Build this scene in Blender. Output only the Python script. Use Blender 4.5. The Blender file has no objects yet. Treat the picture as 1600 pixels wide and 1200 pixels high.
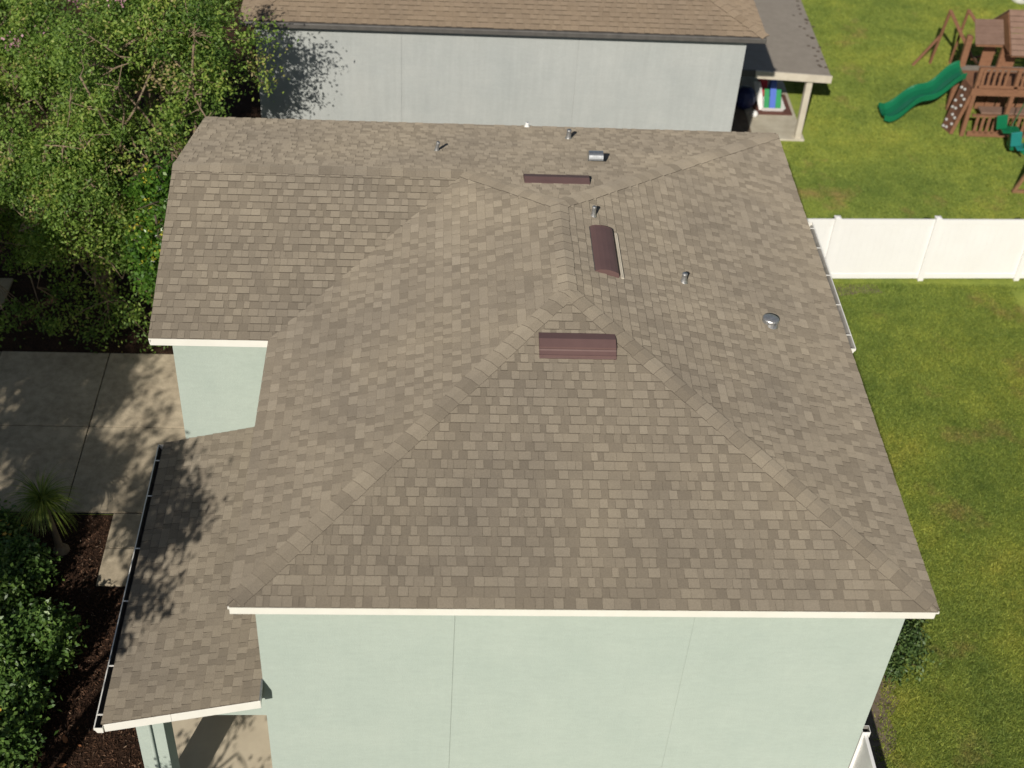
import bpy, math, random
import numpy as np
from mathutils import Vector, Matrix

random.seed(7)
RNG = np.random.default_rng(11)
scene = bpy.context.scene
COL = scene.collection

# ------------------------------------------------------------------ camera
CAM = Vector((2.5175, -11.3222, 19.5244))
CR = Vector((0.998013, -0.03398, 0.053061))
CU = Vector((-0.017135, 0.664023, 0.747516))
CF = Vector((0.060635, 0.74694, -0.662121))
FPX = 2136.13
cam_data = bpy.data.cameras.new('camera')
cam_data.sensor_fit = 'HORIZONTAL'
cam_data.sensor_width = 36.0
cam_data.lens = FPX / 1600.0 * 36.0
cam_data.clip_start = 0.1
cam_data.clip_end = 1000.0
cam_data.dof.use_dof = True
cam_data.dof.focus_distance = 21.5
cam_data.dof.aperture_fstop = 0.6
cam = bpy.data.objects.new('camera', cam_data)
COL.objects.link(cam)
M = Matrix((CR, CU, -CF)).transposed().to_4x4()
M.translation = CAM
cam.matrix_world = M
scene.camera = cam

# ------------------------------------------------------------------ sky, sun, exposure
SUN_AZ, SUN_EL = math.radians(19.0), math.radians(33.5)      # the way the shadows run (from +Y towards +X)
world = bpy.data.worlds.new('World')
scene.world = world
world.use_nodes = True
wn = world.node_tree
wn.nodes.clear()
sky = wn.nodes.new('ShaderNodeTexSky')
sky.sky_type = 'NISHITA'
sky.sun_disc = False
sky.sun_elevation = SUN_EL
sky.sun_rotation = math.pi + SUN_AZ
bg = wn.nodes.new('ShaderNodeBackground')
bg.inputs['Strength'].default_value = 0.05
wo = wn.nodes.new('ShaderNodeOutputWorld')
wn.links.new(sky.outputs[0], bg.inputs[0])
wn.links.new(bg.outputs[0], wo.inputs[0])
sd = bpy.data.lights.new('sun', 'SUN')
sd.energy = 4.2
sd.angle = math.radians(0.5)
sd.color = (1.0, 0.945, 0.85)
sun = bpy.data.objects.new('sun', sd)
COL.objects.link(sun)
sdir = Vector((math.sin(SUN_AZ) * math.cos(SUN_EL), math.cos(SUN_AZ) * math.cos(SUN_EL), -math.sin(SUN_EL)))
sun.rotation_euler = sdir.to_track_quat('-Z', 'Y').to_euler()
sun.location = (-8, -30, 30)
vs = scene.view_settings
vs.view_transform = 'Standard'
vs.look = 'None'
vs.exposure = 0.0
vs.gamma = 1.0
vs.use_curve_mapping = False
scene.cycles.max_bounces = 5
scene.cycles.diffuse_bounces = 3
scene.cycles.glossy_bounces = 2
scene.cycles.transmission_bounces = 2

# ------------------------------------------------------------------ materials
class NT:
    def __init__(s, name):
        s.m = bpy.data.materials.new(name)
        s.m.use_nodes = True
        s.t = s.m.node_tree
        s.b = s.t.nodes['Principled BSDF']
        s.pos = None
    def n(s, kind, **kw):
        x = s.t.nodes.new(kind)
        for k, v in kw.items():
            setattr(x, k, v)
        return x
    def l(s, a, b):
        s.t.links.new(a, b)
    def P(s):
        if s.pos is None:
            s.pos = s.n('ShaderNodeNewGeometry').outputs['Position']
        return s.pos
    def noise(s, scale, detail=3.0, rough=0.55, stretch=None, seed=0.0):
        src = s.P()
        mp = s.n('ShaderNodeMapping')
        mp.inputs['Location'].default_value = (seed, seed * 1.7, -seed)
        if stretch:
            mp.inputs['Scale'].default_value = stretch
        s.l(src, mp.inputs[0])
        x = s.n('ShaderNodeTexNoise')
        x.inputs['Scale'].default_value = scale
        x.inputs['Detail'].default_value = detail
        x.inputs['Roughness'].default_value = rough
        s.l(mp.outputs[0], x.inputs[0])
        return x.outputs[0]
    def ramp(s, fac, stops):
        r = s.n('ShaderNodeValToRGB')
        e = r.color_ramp.elements
        while len(e) < len(stops):
            e.new(0.5)
        for el, (p, c) in zip(e, stops):
            el.position = p
            el.color = (c[0], c[1], c[2], 1) if not isinstance(c, (int, float)) else (c, c, c, 1)
        s.l(fac, r.inputs[0])
        return r.outputs[0]
    def mix(s, fac, a, b, mode='MIX'):
        x = s.n('ShaderNodeMix', data_type='RGBA', blend_type=mode)
        for i, v in ((0, fac), (6, a), (7, b)):
            if hasattr(v, 'is_linked'):
                s.l(v, x.inputs[i])
            elif isinstance(v, (int, float)):
                x.inputs[i].default_value = v if i == 0 else (v, v, v, 1)
            else:
                x.inputs[i].default_value = (v[0], v[1], v[2], 1)
        return x.outputs[2]
    def attr(s, name):
        a = s.n('ShaderNodeAttribute')
        a.attribute_name = name
        return a.outputs['Fac']
    def bump(s, h, strength=0.3, dist=0.01):
        b = s.n('ShaderNodeBump')
        b.inputs['Strength'].default_value = strength
        b.inputs['Distance'].default_value = dist
        s.l(h, b.inputs['Height'])
        s.l(b.outputs[0], s.b.inputs['Normal'])
    def set(s, col=None, rough=0.8, metal=0.0, spec=0.3, drough=0.0):
        if col is not None:
            if hasattr(col, 'is_linked'):
                s.l(col, s.b.inputs['Base Color'])
            else:
                s.b.inputs['Base Color'].default_value = (*col, 1)
        s.b.inputs['Roughness'].default_value = rough
        s.b.inputs['Metallic'].default_value = metal
        s.b.inputs['Specular IOR Level'].default_value = spec
        s.b.inputs['Diffuse Roughness'].default_value = drough
        return s.m

MT = {}

def shingle_mat(name, stops, gran=0.5):
    t = NT(name)
    c = t.ramp(t.attr('tone'), stops)
    g = t.ramp(t.noise(105.0, 3.0, 0.8), [(0.30, 1 - gran), (0.5, 1.0), (0.70, 1 + gran)])
    c = t.mix(1.0, c, g, 'MULTIPLY')
    w = t.ramp(t.noise(0.55, 4.0, 0.6, seed=9.0), [(0.32, (0.90, 0.90, 0.91)), (0.68, (1.10, 1.09, 1.06))])
    c = t.mix(1.0, c, w, 'MULTIPLY')
    return t.set(c, 0.92, 0, 0.15, 1.0)

MT['shingle'] = shingle_mat('asphalt_shingle', [(0.0, (0.03, 0.026, 0.022)), (0.12, (0.09, 0.076, 0.059)), (0.35, (0.192, 0.163, 0.126)),
                                             (0.6, (0.258, 0.221, 0.171)), (1.0, (0.340, 0.295, 0.231))], 0.30)
MT['nshingle'] = shingle_mat('neighbour_shingle', [(0.0, (0.03, 0.024, 0.018)), (0.12, (0.07, 0.056, 0.042)), (0.35, (0.205, 0.157, 0.112)),
                                                (0.6, (0.245, 0.190, 0.137)), (1.0, (0.29, 0.23, 0.17))], 0.3)

def stucco(name, a, b, sc=1.0, streak=1.0):
    t = NT(name)
    c = t.ramp(t.noise(1.1, 5.0, 0.62), [(0.3, a), (0.7, b)])
    st = t.ramp(t.noise(2.0, 3.0, 0.6, stretch=(1.0, 1.0, 6.0), seed=4.0), [(0.35, 0.985), (0.65, 1.012)])
    c = t.mix(1.0, c, st, 'MULTIPLY')
    st2 = t.ramp(t.noise(3.5, 3.0, 0.6, stretch=(3.0, 3.0, 0.25), seed=14.0), [(0.3, 1 - 0.012 * streak), (0.7, 1 + 0.008 * streak)])
    c = t.mix(1.0, c, st2, 'MULTIPLY')
    trowel = t.ramp(t.noise(9.0, 5.0, 0.7, stretch=(1.0, 1.0, 2.6), seed=17.0), [(0.3, 0.965), (0.7, 1.03)])
    c = t.mix(1.0, c, trowel, 'MULTIPLY')
    fine = t.ramp(t.noise(55.0, 3.0, 0.7, seed=2.0), [(0.3, 0.95), (0.7, 1.04)])
    c = t.mix(1.0, c, fine, 'MULTIPLY')
    t.bump(t.noise(45.0, 4.0, 0.65, seed=6.0), 0.45, 0.012 * sc)
    return t.set(c, 0.9, 0, 0.2, 0.4)

MT['green'] = stucco('green_stucco', (0.402, 0.462, 0.414), (0.433, 0.490, 0.438))
MT['grey'] = stucco('grey_stucco', (0.405, 0.425, 0.415), (0.45, 0.465, 0.45), streak=3.5)
MT['greendark'] = stucco('green_joint', (0.30, 0.36, 0.30), (0.34, 0.40, 0.33))

def plain(key, name, a, b=None, scale=8.0, rough=0.6, metal=0.0, spec=0.4, bump=0.0, bscale=60.0, stretch=None):
    t = NT(name)
    if b is None:
        b = tuple(x * 0.86 for x in a)
    c = t.ramp(t.noise(scale, 4.0, 0.6, stretch=stretch), [(0.3, b), (0.7, a)])
    if bump:
        t.bump(t.noise(bscale, 3.0, 0.6, seed=3.3), bump, 0.006)
    MT[key] = t.set(c, rough, metal, spec)

plain('white', 'white_paint', (0.84, 0.82, 0.76), (0.79, 0.765, 0.70), 3.0, 0.5)
plain('vinyl', 'white_vinyl', (0.87, 0.86, 0.84), (0.84, 0.825, 0.80), 1.5, 0.42)
plain('gutter_in', 'gutter_debris_shade', (0.11, 0.10, 0.085), (0.05, 0.045, 0.04), 9.0, 0.8)  # leaf-debris brown, with the shade inside the trough put into the colour
plain('gutter_grey', 'weathered_gutter_bed', (0.36, 0.34, 0.31), (0.22, 0.21, 0.19), 7.0, 0.8)
plain('bronze', 'dark_fascia', (0.13, 0.12, 0.11), (0.085, 0.08, 0.075), 5.0, 0.5)
plain('vent', 'brown_vent_paint', (0.160, 0.096, 0.088), (0.140, 0.084, 0.078), 4.0, 0.5, 0.0, 0.3)
plain('galv', 'galvanized_metal', (0.62, 0.63, 0.63), (0.42, 0.43, 0.43), 20.0, 0.36, 0.85, 0.5)
plain('lead', 'lead_flashing', (0.60, 0.59, 0.57), (0.36, 0.35, 0.34), 30.0, 0.42, 0.7, 0.5, 0.3, 50)
plain('dark', 'dark_opening', (0.02, 0.02, 0.02), (0.012, 0.012, 0.012), 5, 0.9)
plain('floor', 'porch_concrete', (0.60, 0.52, 0.39), (0.52, 0.445, 0.33), 2.5, 0.85, 0, 0.3, 0.2, 40)
plain('npatio', 'patio_concrete', (0.62, 0.57, 0.46), (0.40, 0.35, 0.26), 1.6, 0.85)
plain('nporch', 'patio_roofing', (0.33, 0.29, 0.245), (0.285, 0.25, 0.21), 5.0, 0.9, 0, 0.2, 0.3, 90)
plain('cream', 'cream_paint', (0.66, 0.60, 0.49), (0.55, 0.49, 0.39), 4.0, 0.6)
plain('wood', 'cedar_stain', (0.285, 0.142, 0.080), (0.205, 0.100, 0.056), 6.0, 0.65, 0, 0.3, 0.2, 30, (1, 1, 4))
plain('woodgrey', 'weathered_roof_boards', (0.27, 0.17, 0.125), (0.215, 0.132, 0.095), 5.0, 0.8)
plain('woodpale', 'weathered_beam', (0.30, 0.17, 0.085), (0.22, 0.12, 0.06), 6.0, 0.75)
plain('deckgrey', 'grey_deck_mat', (0.27, 0.24, 0.20), (0.2, 0.18, 0.15), 6.0, 0.85)
plain('ramp', 'dark_brown_ramp', (0.16, 0.075, 0.045), (0.11, 0.05, 0.03), 6.0, 0.8)
plain('slide', 'green_plastic', (0.010, 0.165, 0.072), (0.008, 0.14, 0.060), 2.0, 0.22, 0, 0.6)
plain('hold', 'grey_plastic', (0.55, 0.55, 0.53), None, 5, 0.5)
plain('red', 'red_plastic', (0.55, 0.03, 0.06), None, 3, 0.4)
plain('blue', 'blue_plastic', (0.09, 0.17, 0.60), None, 3, 0.4)
plain('navy', 'navy_plastic', (0.02, 0.03, 0.12), None, 3, 0.4)
plain('kgreen', 'bright_green_plastic', (0.03, 0.30, 0.10), None, 3, 0.4)
plain('teal', 'teal_plastic', (0.02, 0.22, 0.20), None, 3, 0.35)
plain('mat', 'brown_mat', (0.14, 0.06, 0.045), None, 9, 0.95)
plain('bark', 'pale_bark', (0.30, 0.225, 0.155), (0.17, 0.125, 0.085), 10, 0.85, 0, 0.2, 0.5, 25, (1, 1, 0.3))
plain('bark2', 'dark_bark', (0.13, 0.10, 0.075), (0.075, 0.058, 0.045), 10, 0.9, 0, 0.2, 0.6, 20, (1, 1, 0.3))
plain('soil', 'bare_sandy_soil', (0.235, 0.185, 0.14), (0.15, 0.115, 0.085), 5, 0.95, 0, 0.1, 0.6, 25)
plain('deadleaf', 'fallen_leaf', (0.40, 0.17, 0.07), (0.28, 0.11, 0.045), 9, 0.7)

def concrete(key, a, b):
    t = NT('concrete_' + key)
    c = t.ramp(t.noise(1.4, 6.0, 0.65), [(0.28, b), (0.72, a)])
    s2 = t.ramp(t.noise(6.0, 5.0, 0.7, seed=7.0), [(0.3, 0.70), (0.62, 1.06)])
    c = t.mix(1.0, c, s2, 'MULTIPLY')
    s3 = t.ramp(t.noise(90.0, 2.0, 0.7, seed=1.0), [(0.3, 0.88), (0.7, 1.08)])
    c = t.mix(1.0, c, s3, 'MULTIPLY')
    t.bump(t.noise(60.0, 3.0, 0.7), 0.25, 0.006)
    MT[key] = t.set(c, 0.9, 0, 0.2, 0.5)
concrete('concrete', (0.50, 0.425, 0.31), (0.36, 0.30, 0.215))

def mulch():
    t = NT('mulch')
    c = t.ramp(t.noise(26.0, 5.0, 0.75, stretch=(1, 0.6, 1)), [(0.28, (0.010, 0.006, 0.004)), (0.5, (0.040, 0.022, 0.014)), (0.75, (0.095, 0.050, 0.030))])
    big = t.ramp(t.noise(1.2, 3.0, 0.6, seed=5.0), [(0.3, 0.6), (0.7, 1.35)])
    c = t.mix(1.0, c, big, 'MULTIPLY')
    t.bump(t.noise(30.0, 4.0, 0.75, seed=8.0), 1.0, 0.03)
    MT['mulch'] = t.set(c, 0.95, 0, 0.15, 0.6)
    t = NT('mulch_chip')
    c = t.ramp(t.attr('tone'), [(0.0, (0.015, 0.008, 0.005)), (0.6, (0.07, 0.035, 0.02)), (0.93, (0.14, 0.075, 0.045)), (1.0, (0.28, 0.2, 0.14))])
    MT['chip'] = t.set(c, 0.9, 0, 0.2)
mulch()

def grass():
    for key, name, isblade in (('lawn', 'lawn_ground', False), ('blade', 'grass_blade', True)):
        t = NT(name)
        n1 = t.noise(0.30, 5.0, 0.62, seed=2.0)
        c = t.ramp(n1, [(0.24, (0.135, 0.205, 0.048)), (0.45, (0.240, 0.308, 0.066)), (0.58, (0.295, 0.350, 0.070)), (0.76, (0.40, 0.39, 0.082))])
        n2 = t.ramp(t.noise(1.7, 4.0, 0.65, seed=6.0), [(0.3, (0.78, 0.83, 0.82)), (0.7, (1.18, 1.13, 1.10))])
        c = t.mix(1.0, c, n2, 'MULTIPLY')
        dry = t.ramp(t.noise(0.75, 4.0, 0.62, seed=21.0), [(0.58, 0.0), (0.76, 0.75)])
        c = t.mix(dry, c, (0.36, 0.25, 0.11))
        n3 = t.ramp(t.noise(14.0, 4.0, 0.7, seed=13.0), [(0.3, 0.84), (0.7, 1.16)])
        c = t.mix(1.0, c, n3, 'MULTIPLY')
        if isblade:
            b = t.ramp(t.attr('tone'), [(0.0, (0.62, 0.70, 0.55)), (0.6, (1.05, 1.05, 1.0)), (1.0, (1.55, 1.40, 1.2))])
            c = t.mix(1.0, c, b, 'MULTIPLY')
            MT[key] = t.set(c, 0.6, 0, 0.25)
            tr = t.n('ShaderNodeBsdfTranslucent')
            t.l(c, tr.inputs[0])
            mx = t.n('ShaderNodeMixShader')
            mx.inputs[0].default_value = 0.35
            out = [q for q in t.t.nodes if q.type == 'OUTPUT_MATERIAL'][0]
            t.l(t.b.outputs[0], mx.inputs[1]); t.l(tr.outputs[0], mx.inputs[2]); t.l(mx.outputs[0], out.inputs[0])
        else:
            c = t.mix(1.0, c, (0.9, 0.88, 0.85), 'MULTIPLY')
            t.bump(t.noise(35.0, 4.0, 0.75, seed=3.0), 0.9, 0.05)
            MT[key] = t.set(c, 0.95, 0, 0.1, 0.6)
grass()

def leafmat(key, stops, rough=0.45, trans=0.3, spec=0.4):
    t = NT('leaf_' + key)
    c = t.ramp(t.attr('tone'), stops)
    t.set(c, rough, 0, spec)
    tr = t.n('ShaderNodeBsdfTranslucent')
    tc = t.mix(1.0, c, (1.25, 1.35, 0.7), 'MULTIPLY')
    t.l(tc, tr.inputs[0])
    mx = t.n('ShaderNodeMixShader')
    mx.inputs[0].default_value = trans
    out = [n for n in t.t.nodes if n.type == 'OUTPUT_MATERIAL'][0]
    t.l(t.b.outputs[0], mx.inputs[1])
    t.l(tr.outputs[0], mx.inputs[2])
    t.l(mx.outputs[0], out.inputs[0])
    MT[key] = t.m
leafmat('myrtle', [(0.0, (0.065, 0.125, 0.026)), (0.35, (0.150, 0.250, 0.046)), (0.7, (0.255, 0.370, 0.070)), (0.95, (0.37, 0.42, 0.095)), (1.0, (0.40, 0.32, 0.15))], 0.55, 0.38)
leafmat('glossy', [(0.0, (0.032, 0.085, 0.012)), (0.5, (0.075, 0.170, 0.020)), (0.85, (0.140, 0.260, 0.034)), (0.97, (0.20, 0.30, 0.04)), (1.0, (0.50, 0.45, 0.05))], 0.35, 0.28, 0.5)
leafmat('hedge', [(0.0, (0.040, 0.085, 0.020)), (0.5, (0.095, 0.175, 0.036)), (0.85, (0.180, 0.275, 0.060)), (0.985, (0.27, 0.35, 0.10)), (1.0, (0.55, 0.36, 0.05))], 0.42, 0.22, 0.4)
leafmat('bush', [(0.0, (0.045, 0.085, 0.024)), (0.5, (0.095, 0.155, 0.042)), (1.0, (0.18, 0.24, 0.07))], 0.5, 0.2)
leafmat('palm', [(0.0, (0.06, 0.10, 0.018)), (0.5, (0.14, 0.20, 0.032)), (1.0, (0.27, 0.31, 0.06))], 0.45, 0.25)
leafmat('flower', [(0.0, (0.45, 0.20, 0.28)), (1.0, (0.66, 0.40, 0.47))], 0.6, 0.25)

# ------------------------------------------------------------------ mesh helpers
ORIG = {}

class MB:
    def __init__(s):
        s.v, s.f, s.m, s.t = [], [], [], []
    def face(s, pts, mat=0, tone=0.5):
        i = len(s.v)
        s.v.extend([tuple(p) for p in pts])
        s.f.append(tuple(range(i, i + len(pts))))
        s.m.append(mat)
        s.t.append(tone)
    def hull(s, bot, top, mat=0, tone=0.5, caps=(True, True)):
        n = len(bot)
        i = len(s.v)
        s.v.extend([tuple(p) for p in bot] + [tuple(p) for p in top])
        fs = [(i + k, i + (k + 1) % n, i + n + (k + 1) % n, i + n + k) for k in range(n)]
        if caps[0]:
            fs.append(tuple(i + k for k in range(n - 1, -1, -1)))
        if caps[1]:
            fs.append(tuple(i + n + k for k in range(n)))
        s.f.extend(fs)
        s.m.extend([mat] * len(fs))
        s.t.extend([tone] * len(fs))
    def box(s, x0, x1, y0, y1, z0, z1, mat=0, tone=0.5):
        s.hull([(x0, y0, z0), (x1, y0, z0), (x1, y1, z0), (x0, y1, z0)], [(x0, y0, z1), (x1, y0, z1), (x1, y1, z1), (x0, y1, z1)], mat, tone)
    def beam(s, a, b, w, h, up=(0, 0, 1), mat=0, tone=0.5):
        a, b = Vector(a), Vector(b)
        d = (b - a).normalized()
        side = d.cross(Vector(up))
        if side.length < 1e-4:
            side = d.cross(Vector((0, 1, 0)))
        side.normalize()
        u = side.cross(d)
        c = [side * (w / 2) * sx + u * (h / 2) * sy for sx, sy in ((-1, -1), (1, -1), (1, 1), (-1, 1))]
        s.hull([a + q for q in c], [b + q for q in c], mat, tone)
    def tube(s, path, rad, n=8, mat=0, tone=0.5, cap=True):
        path = [Vector(p) for p in path]
        if not isinstance(rad, (list, tuple)):
            rad = [rad] * len(path)
        rings = []
        base = len(s.v)
        prev = None
        for k, p in enumerate(path):
            d = (path[min(k + 1, len(path) - 1)] - path[max(k - 1, 0)]).normalized()
            ref = Vector((0, 0, 1)) if abs(d.z) < 0.9 else Vector((1, 0, 0))
            a = d.cross(ref).normalized() if prev is None else (prev - d * prev.dot(d)).normalized()
            prev = a
            b = d.cross(a)
            for j in range(n):
                an = 2 * math.pi * j / n
                s.v.append(tuple(p + (a * math.cos(an) + b * math.sin(an)) * rad[k]))
        for k in range(len(path) - 1):
            for j in range(n):
                s.f.append((base + k * n + j, base + k * n + (j + 1) % n, base + (k + 1) * n + (j + 1) % n, base + (k + 1) * n + j))
                s.m.append(mat)
                s.t.append(tone)
        if cap:
            s.f.append(tuple(base + j for j in range(n - 1, -1, -1)))
            s.f.append(tuple(base + (len(path) - 1) * n + j for j in range(n)))
            s.m += [mat, mat]
            s.t += [tone, tone]
    def extrude(s, prof, a, b, mat=0, tone=0.5, caps=True):
        """closed profile (list of 3D offsets) swept from a to b"""
        a, b = Vector(a), Vector(b)
        s.hull([a + Vector(p) for p in prof], [b + Vector(p) for p in prof], mat, tone, (caps, caps))
    def build(s, name, mats, parent=None, smooth=False, bevel=0.0):
        off = Vector(ORIG.get(parent.name, (0, 0, 0))) if parent else Vector((0, 0, 0))
        me = bpy.data.meshes.new(name)
        me.from_pydata([tuple(Vector(p) - off) for p in s.v], [], s.f)
        if not isinstance(mats, (list, tuple)):
            mats = [mats]
        for m in mats:
            me.materials.append(MT[m])
        me.polygons.foreach_set('material_index', s.m)
        at = me.attributes.new('tone', 'FLOAT', 'FACE')
        at.data.foreach_set('value', s.t)
        if smooth:
            me.polygons.foreach_set('use_smooth', [True] * len(me.polygons))
        me.update()
        o = bpy.data.objects.new(name, me)
        COL.objects.link(o)
        if parent:
            o.parent = parent
        ORIG[o.name] = tuple(off)
        if bevel:
            md = o.modifiers.new('bevel', 'BEVEL')
            md.width = bevel
            md.segments = 2
            md.limit_method = 'ANGLE'
        return o

def tag(o, label=None, cat=None, group=None, kind=None):
    if label: o['label'] = label
    if cat: o['category'] = cat
    if group: o['group'] = group
    if kind: o['kind'] = kind
    return o

def root(name, loc, label, cat, group=None):
    o = bpy.data.objects.new(name, None)
    o.empty_display_size = 0.2
    COL.objects.link(o)
    o.location = loc
    ORIG[o.name] = tuple(loc)
    return tag(o, label, cat, group)

def np_mesh(name, verts, nper, tone, mat, parent=None, smooth=False):
    """many separate polygons, nper corners each"""
    off = np.array(ORIG.get(parent.name, (0, 0, 0))) if parent else np.zeros(3)
    v = (verts.reshape(-1, 3) - off).astype(np.float32)
    nf = len(v) // nper
    me = bpy.data.meshes.new(name)
    me.vertices.add(len(v))
    me.vertices.foreach_set('co', v.ravel())
    me.loops.add(len(v))
    me.loops.foreach_set('vertex_index', np.arange(len(v), dtype=np.int32))
    me.polygons.add(nf)
    me.polygons.foreach_set('loop_start', np.arange(0, len(v), nper, dtype=np.int32))
    me.update(calc_edges=True)
    me.materials.append(MT[mat])
    at = me.attributes.new('tone', 'FLOAT', 'FACE')
    at.data.foreach_set('value', tone.astype(np.float32))
    me.validate()
    o = bpy.data.objects.new(name, me)
    COL.objects.link(o)
    if parent:
        o.parent = parent
        ORIG[o.name] = tuple(off)
    return o

def px(p):
    d = Vector(p) - CAM
    z = d.dot(CF)
    return (800 + FPX * d.dot(CR) / z, 600 - FPX * d.dot(CU) / z)

# ------------------------------------------------------------------ the setting: ground sheets
EZ = 5.6                                        # eave height above the lawn
def sheet(name, pts, z, mat, sub=None):
    b = MB()
    b.face([(x, y, z) for x, y in pts], 0)
    return tag(b.build(name, mat), kind='structure')

sheet('ground', [(-300, -300), (300, -300), (300, 300), (-300, 300)], 0.0, 'lawn')

def blob(pts, amp, seed, n=8):
    """a polygon with wavering edges"""
    r = random.Random(seed)
    out = []
    for i, (x, y) in enumerate(pts):
        x2, y2 = pts[(i + 1) % len(pts)]
        for k in range(n):
            t = k / n
            out.append((x + (x2 - x) * t + r.uniform(-amp, amp), y + (y2 - y) * t + r.uniform(-amp, amp)))
    return out
sheet('mulch_bed', [(-14, -8), (0.3, -8), (0.3, 6.74), (-14, 6.74)], 0.006, 'mulch')
sheet('shaded_bed', blob([(-14, 11.36), (-0.3, 11.36), (-0.4, 34.0), (-16, 36)], 0.12, 4), 0.006, 'mulch')
sheet('soil_patch', blob([(9.1, 0.6), (10.15, 0.8), (10.55, 2.0), (10.85, 3.0), (9.1, 3.3)], 0.09, 5, 6), 0.005, 'soil')
sheet('soil_strip', blob([(11.2, 14.45), (13.2, 14.5), (13.3, 14.2), (12.0, 14.05), (11.2, 14.2)], 0.06, 6, 5), 0.005, 'soil')

dr = MB()
dr.box(-14.0, -1.62, 6.76, 11.45, -0.1, 0.012)
drive = tag(dr.build('driveway', 'dark'), kind='structure')
XS = [-13.9, -11.4, -8.9, -6.65, -4.36, -1.64]
YS = [6.77, 9.13, 11.44]
for i in range(5):
    for j in range(2):
        b = MB()
        g_ = 0.011
        b.box(XS[i] + g_, XS[i + 1] - g_, YS[j] + g_, YS[j + 1] - g_, 0.0, 0.05 + random.uniform(-.004, .004))
        b.build('concrete_slab', 'concrete', drive, bevel=0.008)
wk = MB()
wk.box(-3.44, -1.75, 4.97, 6.75, -0.1, 0.012)
walk = tag(wk.build('walkway', 'dark'), kind='structure')
for y0, y1 in ((4.97, 5.87), (5.87, 6.75)):
    b = MB()
    b.box(-3.43, -1.76, y0 + 0.01, y1 - 0.01, 0.0, 0.05)
    b.build('concrete_slab', 'concrete', walk, bevel=0.008)
sw = MB()
sw.box(-9.6, -7.0, 12.9, 14.0, -0.05, 0.05)
tag(sw.build('pavement', 'concrete', bevel=0.01), kind='structure')

# ------------------------------------------------------------------ house
house = root('house', (4.5, 5.5, 0), 'two-storey pale green stucco house with a brown shingle hip roof, seen from above', 'house')
W, L = 9.3, 11.983
XR, Y1, Y2, H = 4.5616, 4.7401, 7.0388, 1.5556
YR, YW, XW = 8.6529, 5.3372, -1.8794
ZR = H * (L - YR) / (L - Y2)
A = Vector((0, 0, EZ)); B = Vector((W, 0, EZ)); C = Vector((W, L, EZ)); D = Vector((XW, L, EZ))
R1 = Vector((XR, Y1, EZ + H)); R2 = Vector((XR, Y2, EZ + H))
W1 = Vector((XR * ZR / H, YR, EZ + ZR)); W2 = Vector((XW, YR, EZ + ZR)); W3 = Vector((XW, YW, EZ)); W4 = Vector((0, YW, EZ))
# porch roof
PX0, PX1, PZ0, PZ1, PY0, PY1 = -1.95, 0.27, 3.05, 3.63, -0.04, 5.60
P0 = Vector((PX0, PY1, PZ0)); P1 = Vector((PX0, PY0, PZ0)); P2 = Vector((PX1, PY0, PZ1)); P3 = Vector((PX1, PY1, PZ1))

class Face:
    def __init__(s, e0, e1, top, polys):
        s.o = e0.copy()
        s.u = (e1 - e0).normalized()
        n = s.u.cross(top - e0).normalized()
        if n.z < 0:
            n = -n
        s.n = n
        s.v = n.cross(s.u)
        if s.v.z < 0:
            s.v = -s.v
        s.polys = []
        for poly in polys:
            q = [((p - e0).dot(s.u), (p - e0).dot(s.v)) for p in poly]
            ar = sum(q[i][0] * q[(i + 1) % len(q)][1] - q[(i + 1) % len(q)][0] * q[i][1] for i in range(len(q)))
            s.polys.append(q if ar > 0 else q[::-1])
    def at(s, u, v, h=0.0):
        return s.o + s.u * u + s.v * v + s.n * h

def clip(poly, clipper):
    out = poly
    for i in range(len(clipper)):
        ax, ay = clipper[i]
        bx, by = clipper[(i + 1) % len(clipper)]
        def ins(p):
            return (bx - ax) * (p[1] - ay) - (by - ay) * (p[0] - ax)
        cur, out = out, []
        if not cur:
            return []
        for k in range(len(cur)):
            p, q = cur[k], cur[(k + 1) % len(cur)]
            ip, iq = ins(p), ins(q)
            if ip >= 0:
                out.append(p)
            if (ip >= 0) != (iq >= 0):
                t = ip / (ip - iq)
                out.append((p[0] + (q[0] - p[0]) * t, p[1] + (q[1] - p[1]) * t))
    return out

splitz = W1.z
def far_polys():
    # lower strip up to the wing ridge, upper piece above it
    t = (splitz - EZ) / H
    c_hip = C.lerp(R2, t)
    return [[D, C, c_hip, W2], [W1, c_hip, R2]]
FACES = {
    'near': Face(A, B, R1, [[A, B, R1]]),
    'right': Face(B, C, R1, [[B, C, R2, R1]]),
    'far': Face(C, D, R2, far_polys()),
    'left': Face(W4, A, R1, [[A, W4, W1, R2, R1]]),
    'wing': Face(W3, W4, W2, [[W3, W4, W1, W2]]),
    'porch': Face(P0, P1, P2, [[P0, P1, P2, P3]]),
}
EXPO = 0.1433

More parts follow.
